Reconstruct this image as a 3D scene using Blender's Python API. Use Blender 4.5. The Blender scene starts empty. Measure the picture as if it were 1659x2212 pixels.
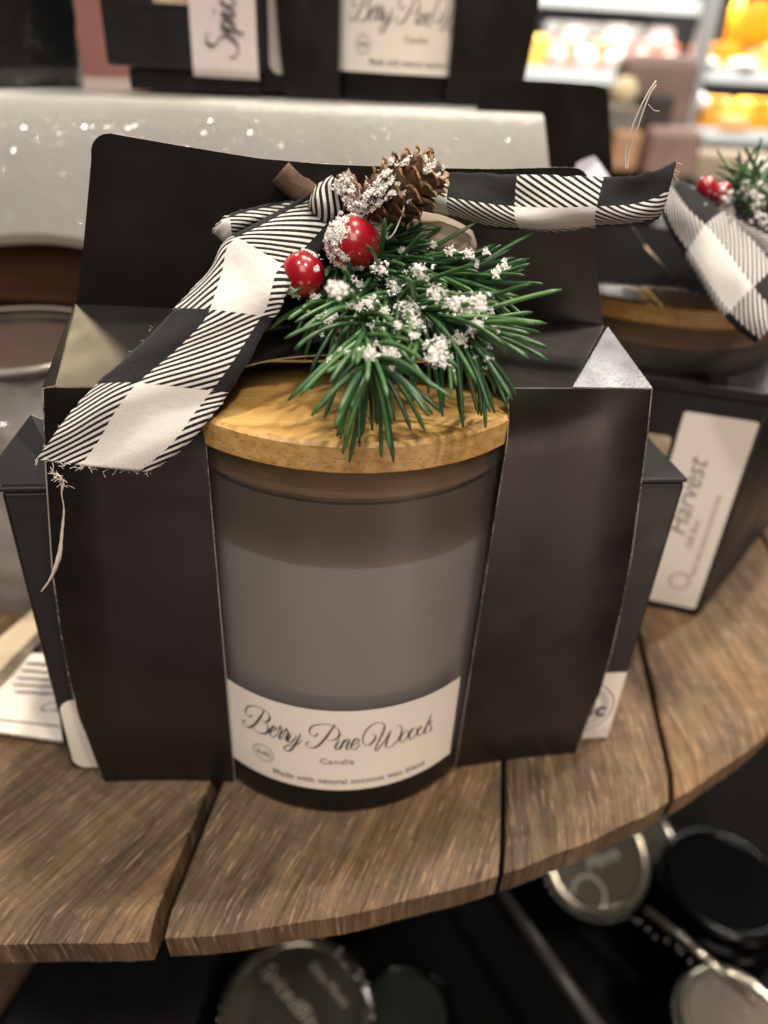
import bpy, bmesh, math, random
import numpy as np
from mathutils import Vector, Matrix
from mathutils.bvhtree import BVHTree

random.seed(7)
rng = np.random.default_rng(11)
SC = bpy.context.scene
COL = SC.collection
SEED_SPRIG = 21
S = 0.01                      # everything below is written in centimetres
PI = math.pi

# ------------------------------------------------------------------ camera
FPX = 2212 * 26 / 36
CX, CY = 829.5, 1106
CAM = np.array([1.0556, -17.0353, 17.2674])
PITCH, ROLL = 0.55183, -0.058354
_fw = np.array([0, math.cos(PITCH), -math.sin(PITCH)])
_up = np.array([0, math.sin(PITCH), math.cos(PITCH)])
_rt = np.array([1.0, 0, 0])
_c, _s = math.cos(ROLL), math.sin(ROLL)
RT = _c * _rt - _s * _up
UP = _s * _rt + _c * _up
cd = bpy.data.cameras.new('camera')
cam = bpy.data.objects.new('camera', cd)
COL.objects.link(cam)
cam.matrix_world = Matrix((
    (RT[0], UP[0], -_fw[0], CAM[0] * S),
    (RT[1], UP[1], -_fw[1], CAM[1] * S),
    (RT[2], UP[2], -_fw[2], CAM[2] * S),
    (0, 0, 0, 1)))
cd.sensor_fit = 'VERTICAL'
cd.sensor_height = 36
cd.lens = 26
cd.clip_start = 0.005
cd.clip_end = 60
cd.dof.use_dof = True
cd.dof.focus_distance = 0.146
cd.dof.aperture_fstop = 9.2
SC.camera = cam

# ------------------------------------------------------------------ world: dim store ambience
W = bpy.data.worlds.new('World')
SC.world = W
W.use_nodes = True
nt = W.node_tree
nt.nodes.clear()
wo = nt.nodes.new('ShaderNodeOutputWorld')
bg = nt.nodes.new('ShaderNodeBackground')
tc = nt.nodes.new('ShaderNodeTexCoord')
sp = nt.nodes.new('ShaderNodeSeparateXYZ')
mr = nt.nodes.new('ShaderNodeMapRange')
cr = nt.nodes.new('ShaderNodeValToRGB')
nt.links.new(tc.outputs['Generated'], sp.inputs[0])
nt.links.new(sp.outputs['Z'], mr.inputs[0])
mr.inputs[1].default_value = -1
mr.inputs[2].default_value = 1
nt.links.new(mr.outputs[0], cr.inputs[0])
el = cr.color_ramp.elements
el[0].position = 0.22; el[0].color = (0.008, 0.006, 0.005, 1)
el[1].position = 0.48; el[1].color = (0.10, 0.07, 0.055, 1)
e = el.new(0.62); e.color = (0.20, 0.165, 0.13, 1)
e = el.new(1.0); e.color = (0.16, 0.13, 0.10, 1)
nt.links.new(cr.outputs[0], bg.inputs[0])
nt.links.new(bg.outputs[0], wo.inputs[0])
bg.inputs[1].default_value = 0.5


def area(name, loc, target, size, power, color, shape='DISK'):
    l = bpy.data.lights.new(name, 'AREA')
    l.shape = shape
    l.size = size * S
    l.energy = power
    l.color = color
    o = bpy.data.objects.new(name, l)
    COL.objects.link(o)
    o.location = Vector(loc) * S
    o.rotation_euler = (Vector(target) - Vector(loc)).to_track_quat('-Z', 'Y').to_euler()
    return o


WARM = (1.0, 0.86, 0.70)
NEUT = (1.0, 0.94, 0.87)
COOL = (0.80, 0.88, 1.0)
area('ceiling_lamp', (20, 45, 190), (0, 0, 8), 11, 24, WARM)
area('ceiling_lamp', (-55, -60, 185), (0, 0, 8), 14, 13, NEUT)
area('ceiling_lamp', (70, -75, 190), (0, 0, 8), 16, 18, WARM)
area('ceiling_lamp', (-95, 140, 190), (0, 0, 8), 40, 11, (1.0, 0.80, 0.48))
area('ceiling_lamp', (81, 62, 190), (0, 0, 8), 16, 22, NEUT)
area('strip_sheen_fill', (72, -90, -34), (5, 0, 8), 36, 2.7, (1.0, 0.74, 0.60))  # added low fill, puts a brown sheen on the right front strip
area('strip_sheen_fill', (-14, -92, -38), (-4, 0, 8), 30, 0.55, (1.0, 0.74, 0.66))  # added low fill for the left front strip
area('front_fill_panel', (10, -150, 150), (0, 0, 8), 110, 14, (1.0, 0.90, 0.80), 'SQUARE')  # added soft fill, brightens the jar and the card fronts

SC.view_settings.view_transform = 'Standard'
SC.view_settings.look = 'None'
SC.view_settings.gamma = 1
SC.view_settings.exposure = 0.20
SC.view_settings.use_curve_mapping = False
SC.render.engine = 'CYCLES'
SC.cycles.use_denoising = True
SC.cycles.max_bounces = 8
SC.cycles.transparent_max_bounces = 12
SC.cycles.sample_clamp_indirect = 4
SC.cycles.caustics_refractive = True
SC.cycles.caustics_reflective = False


# ------------------------------------------------------------------ measuring helpers
def ray(x, y):
    return (x - CX) / FPX * RT - (y - CY) / FPX * UP + _fw


def on_z(x, y, z):
    d = ray(x, y)
    return CAM + d * (z - CAM[2]) / d[2]


def on_pl(x, y, p0, n):
    d = ray(x, y)
    return CAM + d * ((np.asarray(p0) - CAM) @ n) / (d @ n)


def on_y(x, y, Y):
    return on_pl(x, y, (0, Y, 0), np.array([0, 1.0, 0]))


class Frame:
    def __init__(s, org, yaw):
        t = math.radians(yaw)
        s.o = np.array(org, float)
        s.u = np.array([math.cos(t), math.sin(t), 0])
        s.v = np.array([-math.sin(t), math.cos(t), 0])

    def __call__(s, u, v, z):
        return s.o + s.u * u + s.v * v + np.array([0, 0, z])

    def on_v(s, x, y, v):
        return on_pl(x, y, s.o + s.v * v, s.v)


MAIN = Frame((0.485, -2.935, 0), 8.384)


# ------------------------------------------------------------------ mesh helpers
class MB:
    def __init__(s):
        s.v, s.f, s.m, s.uv = [], [], [], {}
        s.attr = []

    def add(s, verts, faces, m=0, a=0.0):
        b = len(s.v)
        s.v += [tuple(map(float, p)) for p in verts]
        s.attr += [a] * len(verts)
        s.f += [tuple(b + i for i in f) for f in faces]
        s.m += [m] * len(faces)
        return b

    def box(s, c, size, rot=0.0, m=0, M=None):
        x, y, z = (k / 2 for k in size)
        P = [(i * x, j * y, k * z) for k in (-1, 1) for j in (-1, 1) for i in (-1, 1)]
        if M is None:
            M = Matrix.Rotation(rot, 3, 'Z')
        P = [np.array(M @ Vector(p)) + np.array(c) for p in P]
        s.add(P, [(0, 2, 3, 1), (4, 5, 7, 6), (0, 1, 5, 4), (2, 6, 7, 3), (0, 4, 6, 2), (1, 3, 7, 5)], m)

    def lathe(s, c, prof, n=64, m=0, axis=None, cap0=True, cap1=True, a0=0, a1=2 * PI):
        """prof: list of (r, h) round +Z (or a given frame) at c"""
        A = Matrix.Identity(3) if axis is None else Vector(axis).to_track_quat('Z', 'Y').to_matrix()
        full = abs(a1 - a0 - 2 * PI) < 1e-6
        cnt = n if full else n + 1
        P = []
        for r, h in prof:
            for i in range(cnt):
                t = a0 + (a1 - a0) * i / n
                P.append(np.array(A @ Vector((r * math.cos(t), r * math.sin(t), h))) + np.array(c))
        F = []
        for j in range(len(prof) - 1):
            for i in range(n):
                k = (i + 1) % cnt
                F.append((j * cnt + i, j * cnt + k, (j + 1) * cnt + k, (j + 1) * cnt + i))
        if full and cap0:
            F.append(tuple(reversed(range(cnt))))
        if full and cap1:
            F.append(tuple((len(prof) - 1) * cnt + i for i in range(cnt)))
        s.add(P, F, m)

    def tube(s, pts, rad, n=8, m=0, a=0.0, flat=1.0):
        pts = [np.array(p, float) for p in pts]
        k = len(pts)
        if not hasattr(rad, '__len__'):
            rad = [rad] * k
        up = Vector((0.31, 0.17, 0.94))
        V, F = [], []
        for i, p in enumerate(pts):
            d = Vector(pts[min(i + 1, k - 1)] - pts[max(i - 1, 0)])
            if d.length < 1e-9:
                d = Vector((0, 0, 1))
            d.normalize()
            a1 = d.cross(up)
            if a1.length < 1e-3:
                a1 = d.cross(Vector((1, 0, 0)))
            a1.normalize()
            a2 = d.cross(a1)
            for j in range(n):
                t = 2 * PI * j / n
                V.append(p + rad[i] * (math.cos(t) * np.array(a1) + flat * math.sin(t) * np.array(a2)))
        for i in range(k - 1):
            for j in range(n):
                F.append((i * n + j, i * n + (j + 1) % n, (i + 1) * n + (j + 1) % n, (i + 1) * n + j))
        F.append(tuple(reversed(range(n))))
        F.append(tuple((k - 1) * n + j for j in range(n)))
        s.add(V, F, m, a)

    def ball(s, c, r, nu=32, nv=18, m=0, fn=None):
        V, F = [], []
        if not hasattr(r, '__len__'):
            r = (r, r, r)
        for j in range(nv + 1):
            ph = PI * j / nv
            for i in range(nu):
                t = 2 * PI * i / nu
                d = np.array([math.sin(ph) * math.cos(t), math.sin(ph) * math.sin(t), math.cos(ph)])
                k = 1.0 if fn is None else fn(d)
                V.append(np.array(c) + d * np.array(r) * k)
        for j in range(nv):
            for i in range(nu):
                F.append((j * nu + i, (j + 1) * nu + i, (j + 1) * nu + (i + 1) % nu, j * nu + (i + 1) % nu))
        s.add(V, F, m)

    def sheet(s, pts, n, th, m=0, me=1):
        """flat card: outline pts (3D, planar), thickness th along -n; rim gets material me"""
        n = np.array(n, float)
        n /= np.linalg.norm(n)
        k = len(pts)
        P = [np.array(p) for p in pts]
        nn = np.zeros(3)
        for i in range(k):
            nn += np.cross(P[i], P[(i + 1) % k])
        if nn @ n < 0:
            P.reverse()
        s.add(P + [p - n * th for p in P], [tuple(range(k)), tuple(reversed(range(k, 2 * k)))], m)
        b = len(s.v) - 2 * k
        for i in range(k):
            j = (i + 1) % k
            s.f.append((b + i, b + k + i, b + k + j, b + j))
            s.m.append(me)


ORG = {}


def link(name, me, mats, parent, smooth, origin):
    o = bpy.data.objects.new(name, me)
    COL.objects.link(o)
    for m in (mats if isinstance(mats, (list, tuple)) else [mats]):
        me.materials.append(m)
    if parent is not None:
        o.parent = parent
        ORG[o.name] = ORG[parent.name]
    else:
        ORG[o.name] = origin
        o.location = Vector(origin) * S
    if smooth:
        for p in me.polygons:
            p.use_smooth = True
    return o


def obj(name, mb, mats, parent=None, smooth=False, origin=None, bevel=None, angle=None, attr=False):
    if origin is None and parent is None:
        a = np.array(mb.v)
        origin = np.array([a[:, 0].mean(), a[:, 1].mean(), a[:, 2].min()])
    org = np.array(ORG[parent.name]) if parent is not None else np.array(origin)
    me = bpy.data.meshes.new(name)
    me.from_pydata([tuple((np.array(p) - org) * S) for p in mb.v], [], mb.f)
    for p, m in zip(me.polygons, mb.m):
        p.material_index = m
    if attr:
        at = me.attributes.new('tone', 'FLOAT', 'POINT')
        at.data.foreach_set('value', mb.attr)
    me.update()
    o = link(name, me, mats, parent, smooth or angle is not None, org)
    if bevel:
        b = o.modifiers.new('bevel', 'BEVEL')
        b.width = bevel * S
        b.segments = 3
        b.limit_method = 'ANGLE'
        b.angle_limit = math.radians(40)
    if angle is not None:
        fl = []
        for p in me.polygons:
            fl.append(True)
        me.polygons.foreach_set('use_smooth', fl)
        me.set_sharp_from_angle(angle=math.radians(angle))
    return o


def thing(name, label, cat, loc, group=None):
    o = bpy.data.objects.new(name, None)
    COL.objects.link(o)
    o.location = Vector(loc) * S
    o.empty_display_size = 0.02
    ORG[o.name] = np.array(loc, float)
    tag(o, label, cat, group)
    return o


def tag(o, label, cat, group=None):
    o['label'] = label
    o['category'] = cat
    if group:
        o['group'] = group
    return o


def structure(o):
    o['kind'] = 'structure'
    return o


def smooth_path(pts, per=8, closed=False):
    P = [np.array(p, float) for p in pts]
    out = []
    n = len(P)
    for i in range(n - 1):
        p0 = P[max(i - 1, 0)]; p1 = P[i]; p2 = P[i + 1]; p3 = P[min(i + 2, n - 1)]
        for k in range(per):
            t = k / per
            out.append(0.5 * (2 * p1 + (p2 - p0) * t + (2 * p0 - 5 * p1 + 4 * p2 - p3) * t * t + (3 * p1 - p0 - 3 * p2 + p3) * t ** 3))
    out.append(P[-1])
    return out


# ------------------------------------------------------------------ materials
def newmat(name):
    m = bpy.data.materials.new(name)
    m.use_nodes = True
    n = m.node_tree
    b = n.nodes['Principled BSDF']
    return m, n, b


def N(n, t, **kw):
    x = n.nodes.new(t)
    for k, v in kw.items():
        setattr(x, k, v)
    return x


def ramp(n, src, stops):
    r = N(n, 'ShaderNodeValToRGB')
    n.links.new(src, r.inputs[0])
    e = r.color_ramp.elements
    while len(e) < len(stops):
        e.new(0.5)
    for k, (p, c) in enumerate(stops):
        e[k].position = p
        e[k].color = (c if len(c) == 4 else tuple(c) + (1,)) if hasattr(c, '__len__') else (c, c, c, 1)
    return r


def noise(n, scale, detail=3, rough=0.55, vec=None, dist=0.0):
    x = N(n, 'ShaderNodeTexNoise')
    x.inputs['Scale'].default_value = scale
    x.inputs['Detail'].default_value = detail
    x.inputs['Roughness'].default_value = rough
    x.inputs['Distortion'].default_value = dist
    if vec is not None:
        n.links.new(vec, x.inputs['Vector'])
    return x


def objco(n, scale=(1, 1, 1), rot=(0, 0, 0), out='Object'):
    t = N(n, 'ShaderNodeTexCoord')
    m = N(n, 'ShaderNodeMapping')
    m.inputs['Scale'].default_value = scale
    m.inputs['Rotation'].default_value = rot
    n.links.new(t.outputs[out], m.inputs[0])
    return m.outputs[0]


def bump(n, b, h, dist, strength=1.0, prev=None):
    x = N(n, 'ShaderNodeBump')
    x.inputs['Strength'].default_value = strength
    x.inputs['Distance'].default_value = dist * S
    n.links.new(h, x.inputs['Height'])
    if prev is not None:
        n.links.new(prev, x.inputs['Normal'])
    if b is not None:
        n.links.new(x.outputs[0], b.inputs['Normal'])
    return x.outputs[0]


def simple(name, col, rough=0.5, spec=0.5, var=0.0, vs=300, bmp=0.0, bs=600, coat=0.0, metal=0.0, sss=0.0):
    m, n, b = newmat(name)
    b.inputs['Base Color'].default_value = tuple(col) + (1,)
    b.inputs['Roughness'].default_value = rough
    b.inputs['Specular IOR Level'].default_value = spec
    b.inputs['Metallic'].default_value = metal
    b.inputs['Coat Weight'].default_value = coat
    b.inputs['Coat Roughness'].default_value = 0.08
    if sss:
        b.inputs['Subsurface Weight'].default_value = sss
        b.inputs['Subsurface Radius'].default_value = (1, 0.8, 0.6)
        b.inputs['Subsurface Scale'].default_value = 0.004
    v = objco(n)
    if var:
        x = noise(n, vs, 4, 0.6, v)
        r = ramp(n, x.outputs['Fac'], [(0.3, tuple(c * (1 - var) for c in col)), (0.7, tuple(min(1, c * (1 + var)) for c in col))])
        n.links.new(r.outputs[0], b.inputs['Base Color'])
    if bmp:
        y = noise(n, bs, 3, 0.6, v)
        bump(n, b, y.outputs['Fac'], bmp)
    return m


def card_mat(name='black_card', base=(0.0098, 0.0073, 0.0061), rough=0.345, grain=0.003, gs=2600):
    m, n, b = newmat(name)
    v = objco(n)
    x = noise(n, gs, 2, 0.5, v)          # paper grain
    y = noise(n, 60, 3, 0.5, v)
    dust = N(n, 'ShaderNodeTexVoronoi')
    dust.inputs['Scale'].default_value = 110
    n.links.new(objco(n, (1, 1, 0.55), (0.3, 0.7, 0.2)), dust.inputs['Vector'])
    r = ramp(n, dust.outputs['Distance'], [(0.0, (0.12, 0.10, 0.085)), (0.028, (0.05, 0.04, 0.035)), (0.05, base)])
    sel = noise(n, 140, 1, 0.5, v)
    rs = ramp(n, sel.outputs['Fac'], [(0.58, 0.0), (0.62, 1.0)])
    mx = N(n, 'ShaderNodeMix', data_type='RGBA')
    n.links.new(rs.outputs[0], mx.inputs[0])
    mx.inputs[6].default_value = tuple(base) + (1,)
    n.links.new(r.outputs[0], mx.inputs[7])
    n.links.new(mx.outputs[2], b.inputs['Base Color'])
    rr = ramp(n, y.outputs['Fac'], [(0.3, rough - 0.08), (0.7, rough + 0.08)])
    n.links.new(rr.outputs[0], b.inputs['Roughness'])
    b.inputs['Specular IOR Level'].default_value = 0.42
    bump(n, b, x.outputs['Fac'], grain, 0.35)
    return m


def wood_mat():
    m, n, b = newmat('weathered_oak')
    uv = N(n, 'ShaderNodeUVMap', uv_map='grain')
    oi = N(n, 'ShaderNodeObjectInfo')
    off = N(n, 'ShaderNodeVectorMath', operation='ADD')
    sc = N(n, 'ShaderNodeVectorMath', operation='SCALE')
    cmb = N(n, 'ShaderNodeCombineXYZ')
    for i in range(3):
        n.links.new(oi.outputs['Random'], cmb.inputs[i])
    n.links.new(cmb.outputs[0], sc.inputs[0])
    sc.inputs['Scale'].default_value = 37
    n.links.new(uv.outputs[0], off.inputs[0])
    n.links.new(sc.outputs[0], off.inputs[1])

    def mapped(sx, sy):
        mp = N(n, 'ShaderNodeMapping')
        mp.inputs['Scale'].default_value = (sx, sy, 1)
        n.links.new(off.outputs[0], mp.inputs[0])
        return mp.outputs[0]
    big = noise(n, 1, 4, 0.6, mapped(0.30, 0.12))
    mid = noise(n, 1, 5, 0.65, mapped(2.6, 0.14), 0.25)
    fine = noise(n, 1, 5, 0.7, mapped(20, 0.75), 0.15)
    fl = noise(n, 1, 3, 0.55, mapped(15.0, 1.25), 0.5)
    c1 = ramp(n, mid.outputs['Fac'], [(0.25, (0.090, 0.061, 0.037)), (0.5, (0.190, 0.129, 0.077)), (0.75, (0.30, 0.202, 0.116))])
    c2 = ramp(n, big.outputs['Fac'], [(0.3, (0.58, 0.58, 0.60)), (0.5, (0.98, 0.95, 0.93)), (0.7, (1.30, 1.10, 0.85))])
    mu = N(n, 'ShaderNodeMix', data_type='RGBA', blend_type='MULTIPLY')
    mu.inputs[0].default_value = 1
    n.links.new(c1.outputs[0], mu.inputs[6])
    n.links.new(c2.outputs[0], mu.inputs[7])
    fr = ramp(n, fl.outputs['Fac'], [(0.585, 0.0), (0.66, 0.7)])
    mf = N(n, 'ShaderNodeMix', data_type='RGBA')
    n.links.new(fr.outputs[0], mf.inputs[0])
    n.links.new(mu.outputs[2], mf.inputs[6])
    mf.inputs[7].default_value = (0.46, 0.32, 0.19, 1)
    lin = noise(n, 1, 6, 0.75, mapped(8.0, 0.09), 0.5)
    ld = ramp(n, lin.outputs['Fac'], [(0.34, 0.50), (0.44, 1.0), (0.55, 0.80), (0.66, 1.20)])
    m4 = N(n, 'ShaderNodeMix', data_type='RGBA', blend_type='MULTIPLY')
    m4.inputs[0].default_value = 0.9
    n.links.new(mf.outputs[2], m4.inputs[6])
    n.links.new(ld.outputs[0], m4.inputs[7])
    tone = N(n, 'ShaderNodeMapRange')
    n.links.new(oi.outputs['Random'], tone.inputs[0])
    tone.inputs[3].default_value = 0.86
    tone.inputs[4].default_value = 1.12
    m5 = N(n, 'ShaderNodeMix', data_type='RGBA', blend_type='MULTIPLY')
    m5.inputs[0].default_value = 1
    n.links.new(m4.outputs[2], m5.inputs[6])
    n.links.new(tone.outputs[0], m5.inputs[7])
    saw = noise(n, 1, 3, 0.6, mapped(0.20, 4.2), 0.6)
    sd_ = ramp(n, saw.outputs['Fac'], [(0.36, 0.72), (0.50, 1.0), (0.66, 1.10)])
    m6 = N(n, 'ShaderNodeMix', data_type='RGBA', blend_type='MULTIPLY')
    m6.inputs[0].default_value = 0.42
    n.links.new(m5.outputs[2], m6.inputs[6])
    n.links.new(sd_.outputs[0], m6.inputs[7])
    fd = ramp(n, fine.outputs['Fac'], [(0.34, 0.46), (0.50, 1.0), (0.70, 1.22)])
    m3 = N(n, 'ShaderNodeMix', data_type='RGBA', blend_type='MULTIPLY')
    m3.inputs[0].default_value = 1
    n.links.new(m6.outputs[2], m3.inputs[6])
    n.links.new(fd.outputs[0], m3.inputs[7])
    n.links.new(m3.outputs[2], b.inputs['Base Color'])
    b.inputs['Roughness'].default_value = 0.52
    b.inputs['Specular IOR Level'].default_value = 0.35
    p = bump(n, None, fine.outputs['Fac'], 0.045, 0.8)
    p = bump(n, None, lin.outputs['Fac'], 0.06, 0.7, p)
    p = bump(n, None, fl.outputs['Fac'], 0.05, 0.7, p)
    p = bump(n, None, mid.outputs['Fac'], 0.06, 0.6, p)
    p = bump(n, None, saw.outputs['Fac'], 0.04, 0.4, p)
    n.links.new(p, b.inputs['Normal'])
    return m


def bamboo_mat():
    m, n, b = newmat('bamboo')
    v = objco(n, (1, 1, 1), (0, 0, math.radians(-6)))
    mp = N(n, 'ShaderNodeMapping')
    mp.inputs['Scale'].default_value = (5, 460, 60)
    n.links.new(v, mp.inputs[0])
    g = noise(n, 1, 2, 0.5, mp.outputs[0])
    mp2 = N(n, 'ShaderNodeMapping')
    mp2.inputs['Scale'].default_value = (2, 120, 40)
    n.links.new(v, mp2.inputs[0])
    g2 = noise(n, 1, 2, 0.5, mp2.outputs[0])
    c = ramp(n, g.outputs['Fac'], [(0.28, (0.40, 0.225, 0.064)), (0.48, (0.50, 0.30, 0.092)), (0.75, (0.58, 0.375, 0.13))])
    c2 = ramp(n, g2.outputs['Fac'], [(0.35, 0.80), (0.6, 1.08)])
    mu = N(n, 'ShaderNodeMix', data_type='RGBA', blend_type='MULTIPLY')
    mu.inputs[0].default_value = 1
    n.links.new(c.outputs[0], mu.inputs[6])
    n.links.new(c2.outputs[0], mu.inputs[7])
    n.links.new(mu.outputs[2], b.inputs['Base Color'])
    b.inputs['Roughness'].default_value = 0.42
    b.inputs['Specular IOR Level'].default_value = 0.4
    bump(n, b, g.outputs['Fac'], 0.008, 0.5)
    return m


def bamboo_edge_mat():
    m, n, b = newmat('bamboo_end_grain')
    v = objco(n, (1, 1, 1))
    mp = N(n, 'ShaderNodeMapping')
    mp.inputs['Scale'].default_value = (330, 120, 560)
    n.links.new(v, mp.inputs[0])
    g = noise(n, 1, 3, 0.6, mp.outputs[0])
    vo = N(n, 'ShaderNodeTexVoronoi')
    vo.inputs['Scale'].default_value = 1
    mp2 = N(n, 'ShaderNodeMapping')
    mp2.inputs['Scale'].default_value = (700, 560, 1250)
    n.links.new(v, mp2.inputs[0])
    n.links.new(mp2.outputs[0], vo.inputs['Vector'])
    c = ramp(n, g.outputs['Fac'], [(0.3, (0.40, 0.215, 0.06)), (0.55, (0.56, 0.34, 0.115)), (0.8, (0.64, 0.42, 0.16))])
    d = ramp(n, vo.outputs['Distance'], [(0.12, 0.50), (0.34, 1.0)])
    mu = N(n, 'ShaderNodeMix', data_type='RGBA', blend_type='MULTIPLY')
    mu.inputs[0].default_value = 0.75
    n.links.new(c.outputs[0], mu.inputs[6])
    n.links.new(d.outputs[0], mu.inputs[7])
    n.links.new(mu.outputs[2], b.inputs['Base Color'])
    b.inputs['Roughness'].default_value = 0.5
    return m


def ribbon_mat(name='check_ribbon'):
    m, n, b = newmat(name)
    ub = N(n, 'ShaderNodeUVMap', uv_map='band')
    uc = N(n, 'ShaderNodeUVMap', uv_map='cm')
    sb = N(n, 'ShaderNodeSeparateXYZ')
    sc = N(n, 'ShaderNodeSeparateXYZ')
    n.links.new(ub.outputs[0], sb.inputs[0])
    n.links.new(uc.outputs[0], sc.inputs[0])

    def M(op, a, c=None, d=None):
        x = N(n, 'ShaderNodeMath', operation=op)
        for i, k in enumerate((a, c, d)):
            if k is None:
                continue
            if isinstance(k, (int, float)):
                x.inputs[i].default_value = k
            else:
                n.links.new(k, x.inputs[i])
        return x.outputs[0]
    jit = noise(n, 60, 2, 0.5, uc.outputs[0])
    across = M('ADD', sb.outputs[0], M('MULTIPLY', M('SUBTRACT', jit.outputs['Fac'], 0.5), 0.02))
    isB = M('MULTIPLY', M('GREATER_THAN', across, 0.44), M('LESS_THAN', across, 0.90))
    fl = M('MODULO', M('ADD', M('FLOOR', M('ADD', sb.outputs[1], M('MULTIPLY', M('SUBTRACT', jit.outputs['Fac'], 0.5), 0.03))), 100), 2)
    weftW = M('LESS_THAN', fl, 0.5)
    summ = M('MULTIPLY', M('ADD', isB, weftW), 0.5)      # 0 black, .5 stripe, 1 white
    ph = M('ADD', sc.outputs[0], sc.outputs[1])
    ph = M('ADD', ph, M('MULTIPLY', jit.outputs['Fac'], 0.035))
    st = M('SINE', M('MULTIPLY', ph, 2 * PI / 0.205))
    st = M('ADD', M('MULTIPLY', st, 2.2), 0.5)
    stc = N(n, 'ShaderNodeClamp')
    n.links.new(st, stc.inputs[0])
    half = M('COMPARE', summ, 0.5, 0.1)
    full = M('GREATER_THAN', summ, 0.75)
    val = M('ADD', M('MULTIPLY', half, stc.outputs[0]), full)
    # weave
    wx = M('SINE', M('MULTIPLY', sc.outputs[0], 2 * PI / 0.040))
    wy = M('SINE', M('MULTIPLY', sc.outputs[1], 2 * PI / 0.040))
    weave = M('MULTIPLY', wx, wy)
    big = noise(n, 3, 4, 0.6, uc.outputs[0])
    thr = noise(n, 95, 3, 0.7, uc.outputs[0])
    val = M('MULTIPLY', val, M('ADD', 0.72, M('MULTIPLY', thr.outputs['Fac'], 0.50)))
    vm = M('MULTIPLY', val, M('ADD', 0.90, M('MULTIPLY', weave, 0.07)))
    c = ramp(n, vm, [(0.0, (0.0095, 0.0095, 0.0105)), (1.0, (0.80, 0.78, 0.735))])
    n.links.new(c.outputs[0], b.inputs['Base Color'])
    b.inputs['Roughness'].default_value = 0.85
    b.inputs['Specular IOR Level'].default_value = 0.25
    b.inputs['Sheen Weight'].default_value = 0.08
    b.inputs['Sheen Roughness'].default_value = 0.5
    h = M('ADD', M('MULTIPLY', val, 0.9), M('MULTIPLY', weave, 0.5))
    p = bump(n, None, h, 0.012, 0.7)
    p = bump(n, None, big.outputs['Fac'], 0.05, 0.5, p)
    n.links.new(p, b.inputs['Normal'])
    return m


def needle_mat():
    m, n, b = newmat('pine_needle_plastic')
    at = N(n, 'ShaderNodeAttribute', attribute_name='tone')
    r = ramp(n, at.outputs['Fac'], [(0.0, (0.013, 0.050, 0.018)), (0.5, (0.034, 0.108, 0.034)), (1.0, (0.095, 0.215, 0.062))])
    x = noise(n, 500, 2, 0.5, objco(n))
    mu = N(n, 'ShaderNodeMix', data_type='RGBA', blend_type='MULTIPLY')
    mu.inputs[0].default_value = 0.6
    n.links.new(r.outputs[0], mu.inputs[6])
    rr = ramp(n, x.outputs['Fac'], [(0.3, 0.7), (0.7, 1.2)])
    n.links.new(rr.outputs[0], mu.inputs[7])
    n.links.new(mu.outputs[2], b.inputs['Base Color'])
    b.inputs['Roughness'].default_value = 0.36
    b.inputs['Specular IOR Level'].default_value = 0.5
    bump(n, b, x.outputs['Fac'], 0.01, 0.4)
    return m


def snow_mat():
    m, n, b = newmat('artificial_snow')
    b.inputs['Base Color'].default_value = (0.86, 0.84, 0.81, 1)
    b.inputs['Roughness'].default_value = 0.8
    b.inputs['Transmission Weight'].default_value = 0.0
    b.inputs['Subsurface Weight'].default_value = 0.0
    return m


def cone_mat():
    m, n, b = newmat('pine_cone_scale')
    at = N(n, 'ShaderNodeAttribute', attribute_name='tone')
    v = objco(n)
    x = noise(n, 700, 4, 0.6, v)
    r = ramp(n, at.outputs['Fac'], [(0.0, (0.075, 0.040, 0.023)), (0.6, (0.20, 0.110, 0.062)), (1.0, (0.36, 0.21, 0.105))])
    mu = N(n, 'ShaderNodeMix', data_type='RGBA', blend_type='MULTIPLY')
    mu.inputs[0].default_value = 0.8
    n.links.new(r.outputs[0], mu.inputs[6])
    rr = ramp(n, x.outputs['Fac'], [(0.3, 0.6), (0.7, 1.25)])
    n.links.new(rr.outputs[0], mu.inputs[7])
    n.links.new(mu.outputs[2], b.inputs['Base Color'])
    b.inputs['Roughness'].default_value = 0.5
    bump(n, b, x.outputs['Fac'], 0.02, 0.6)
    return m


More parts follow.
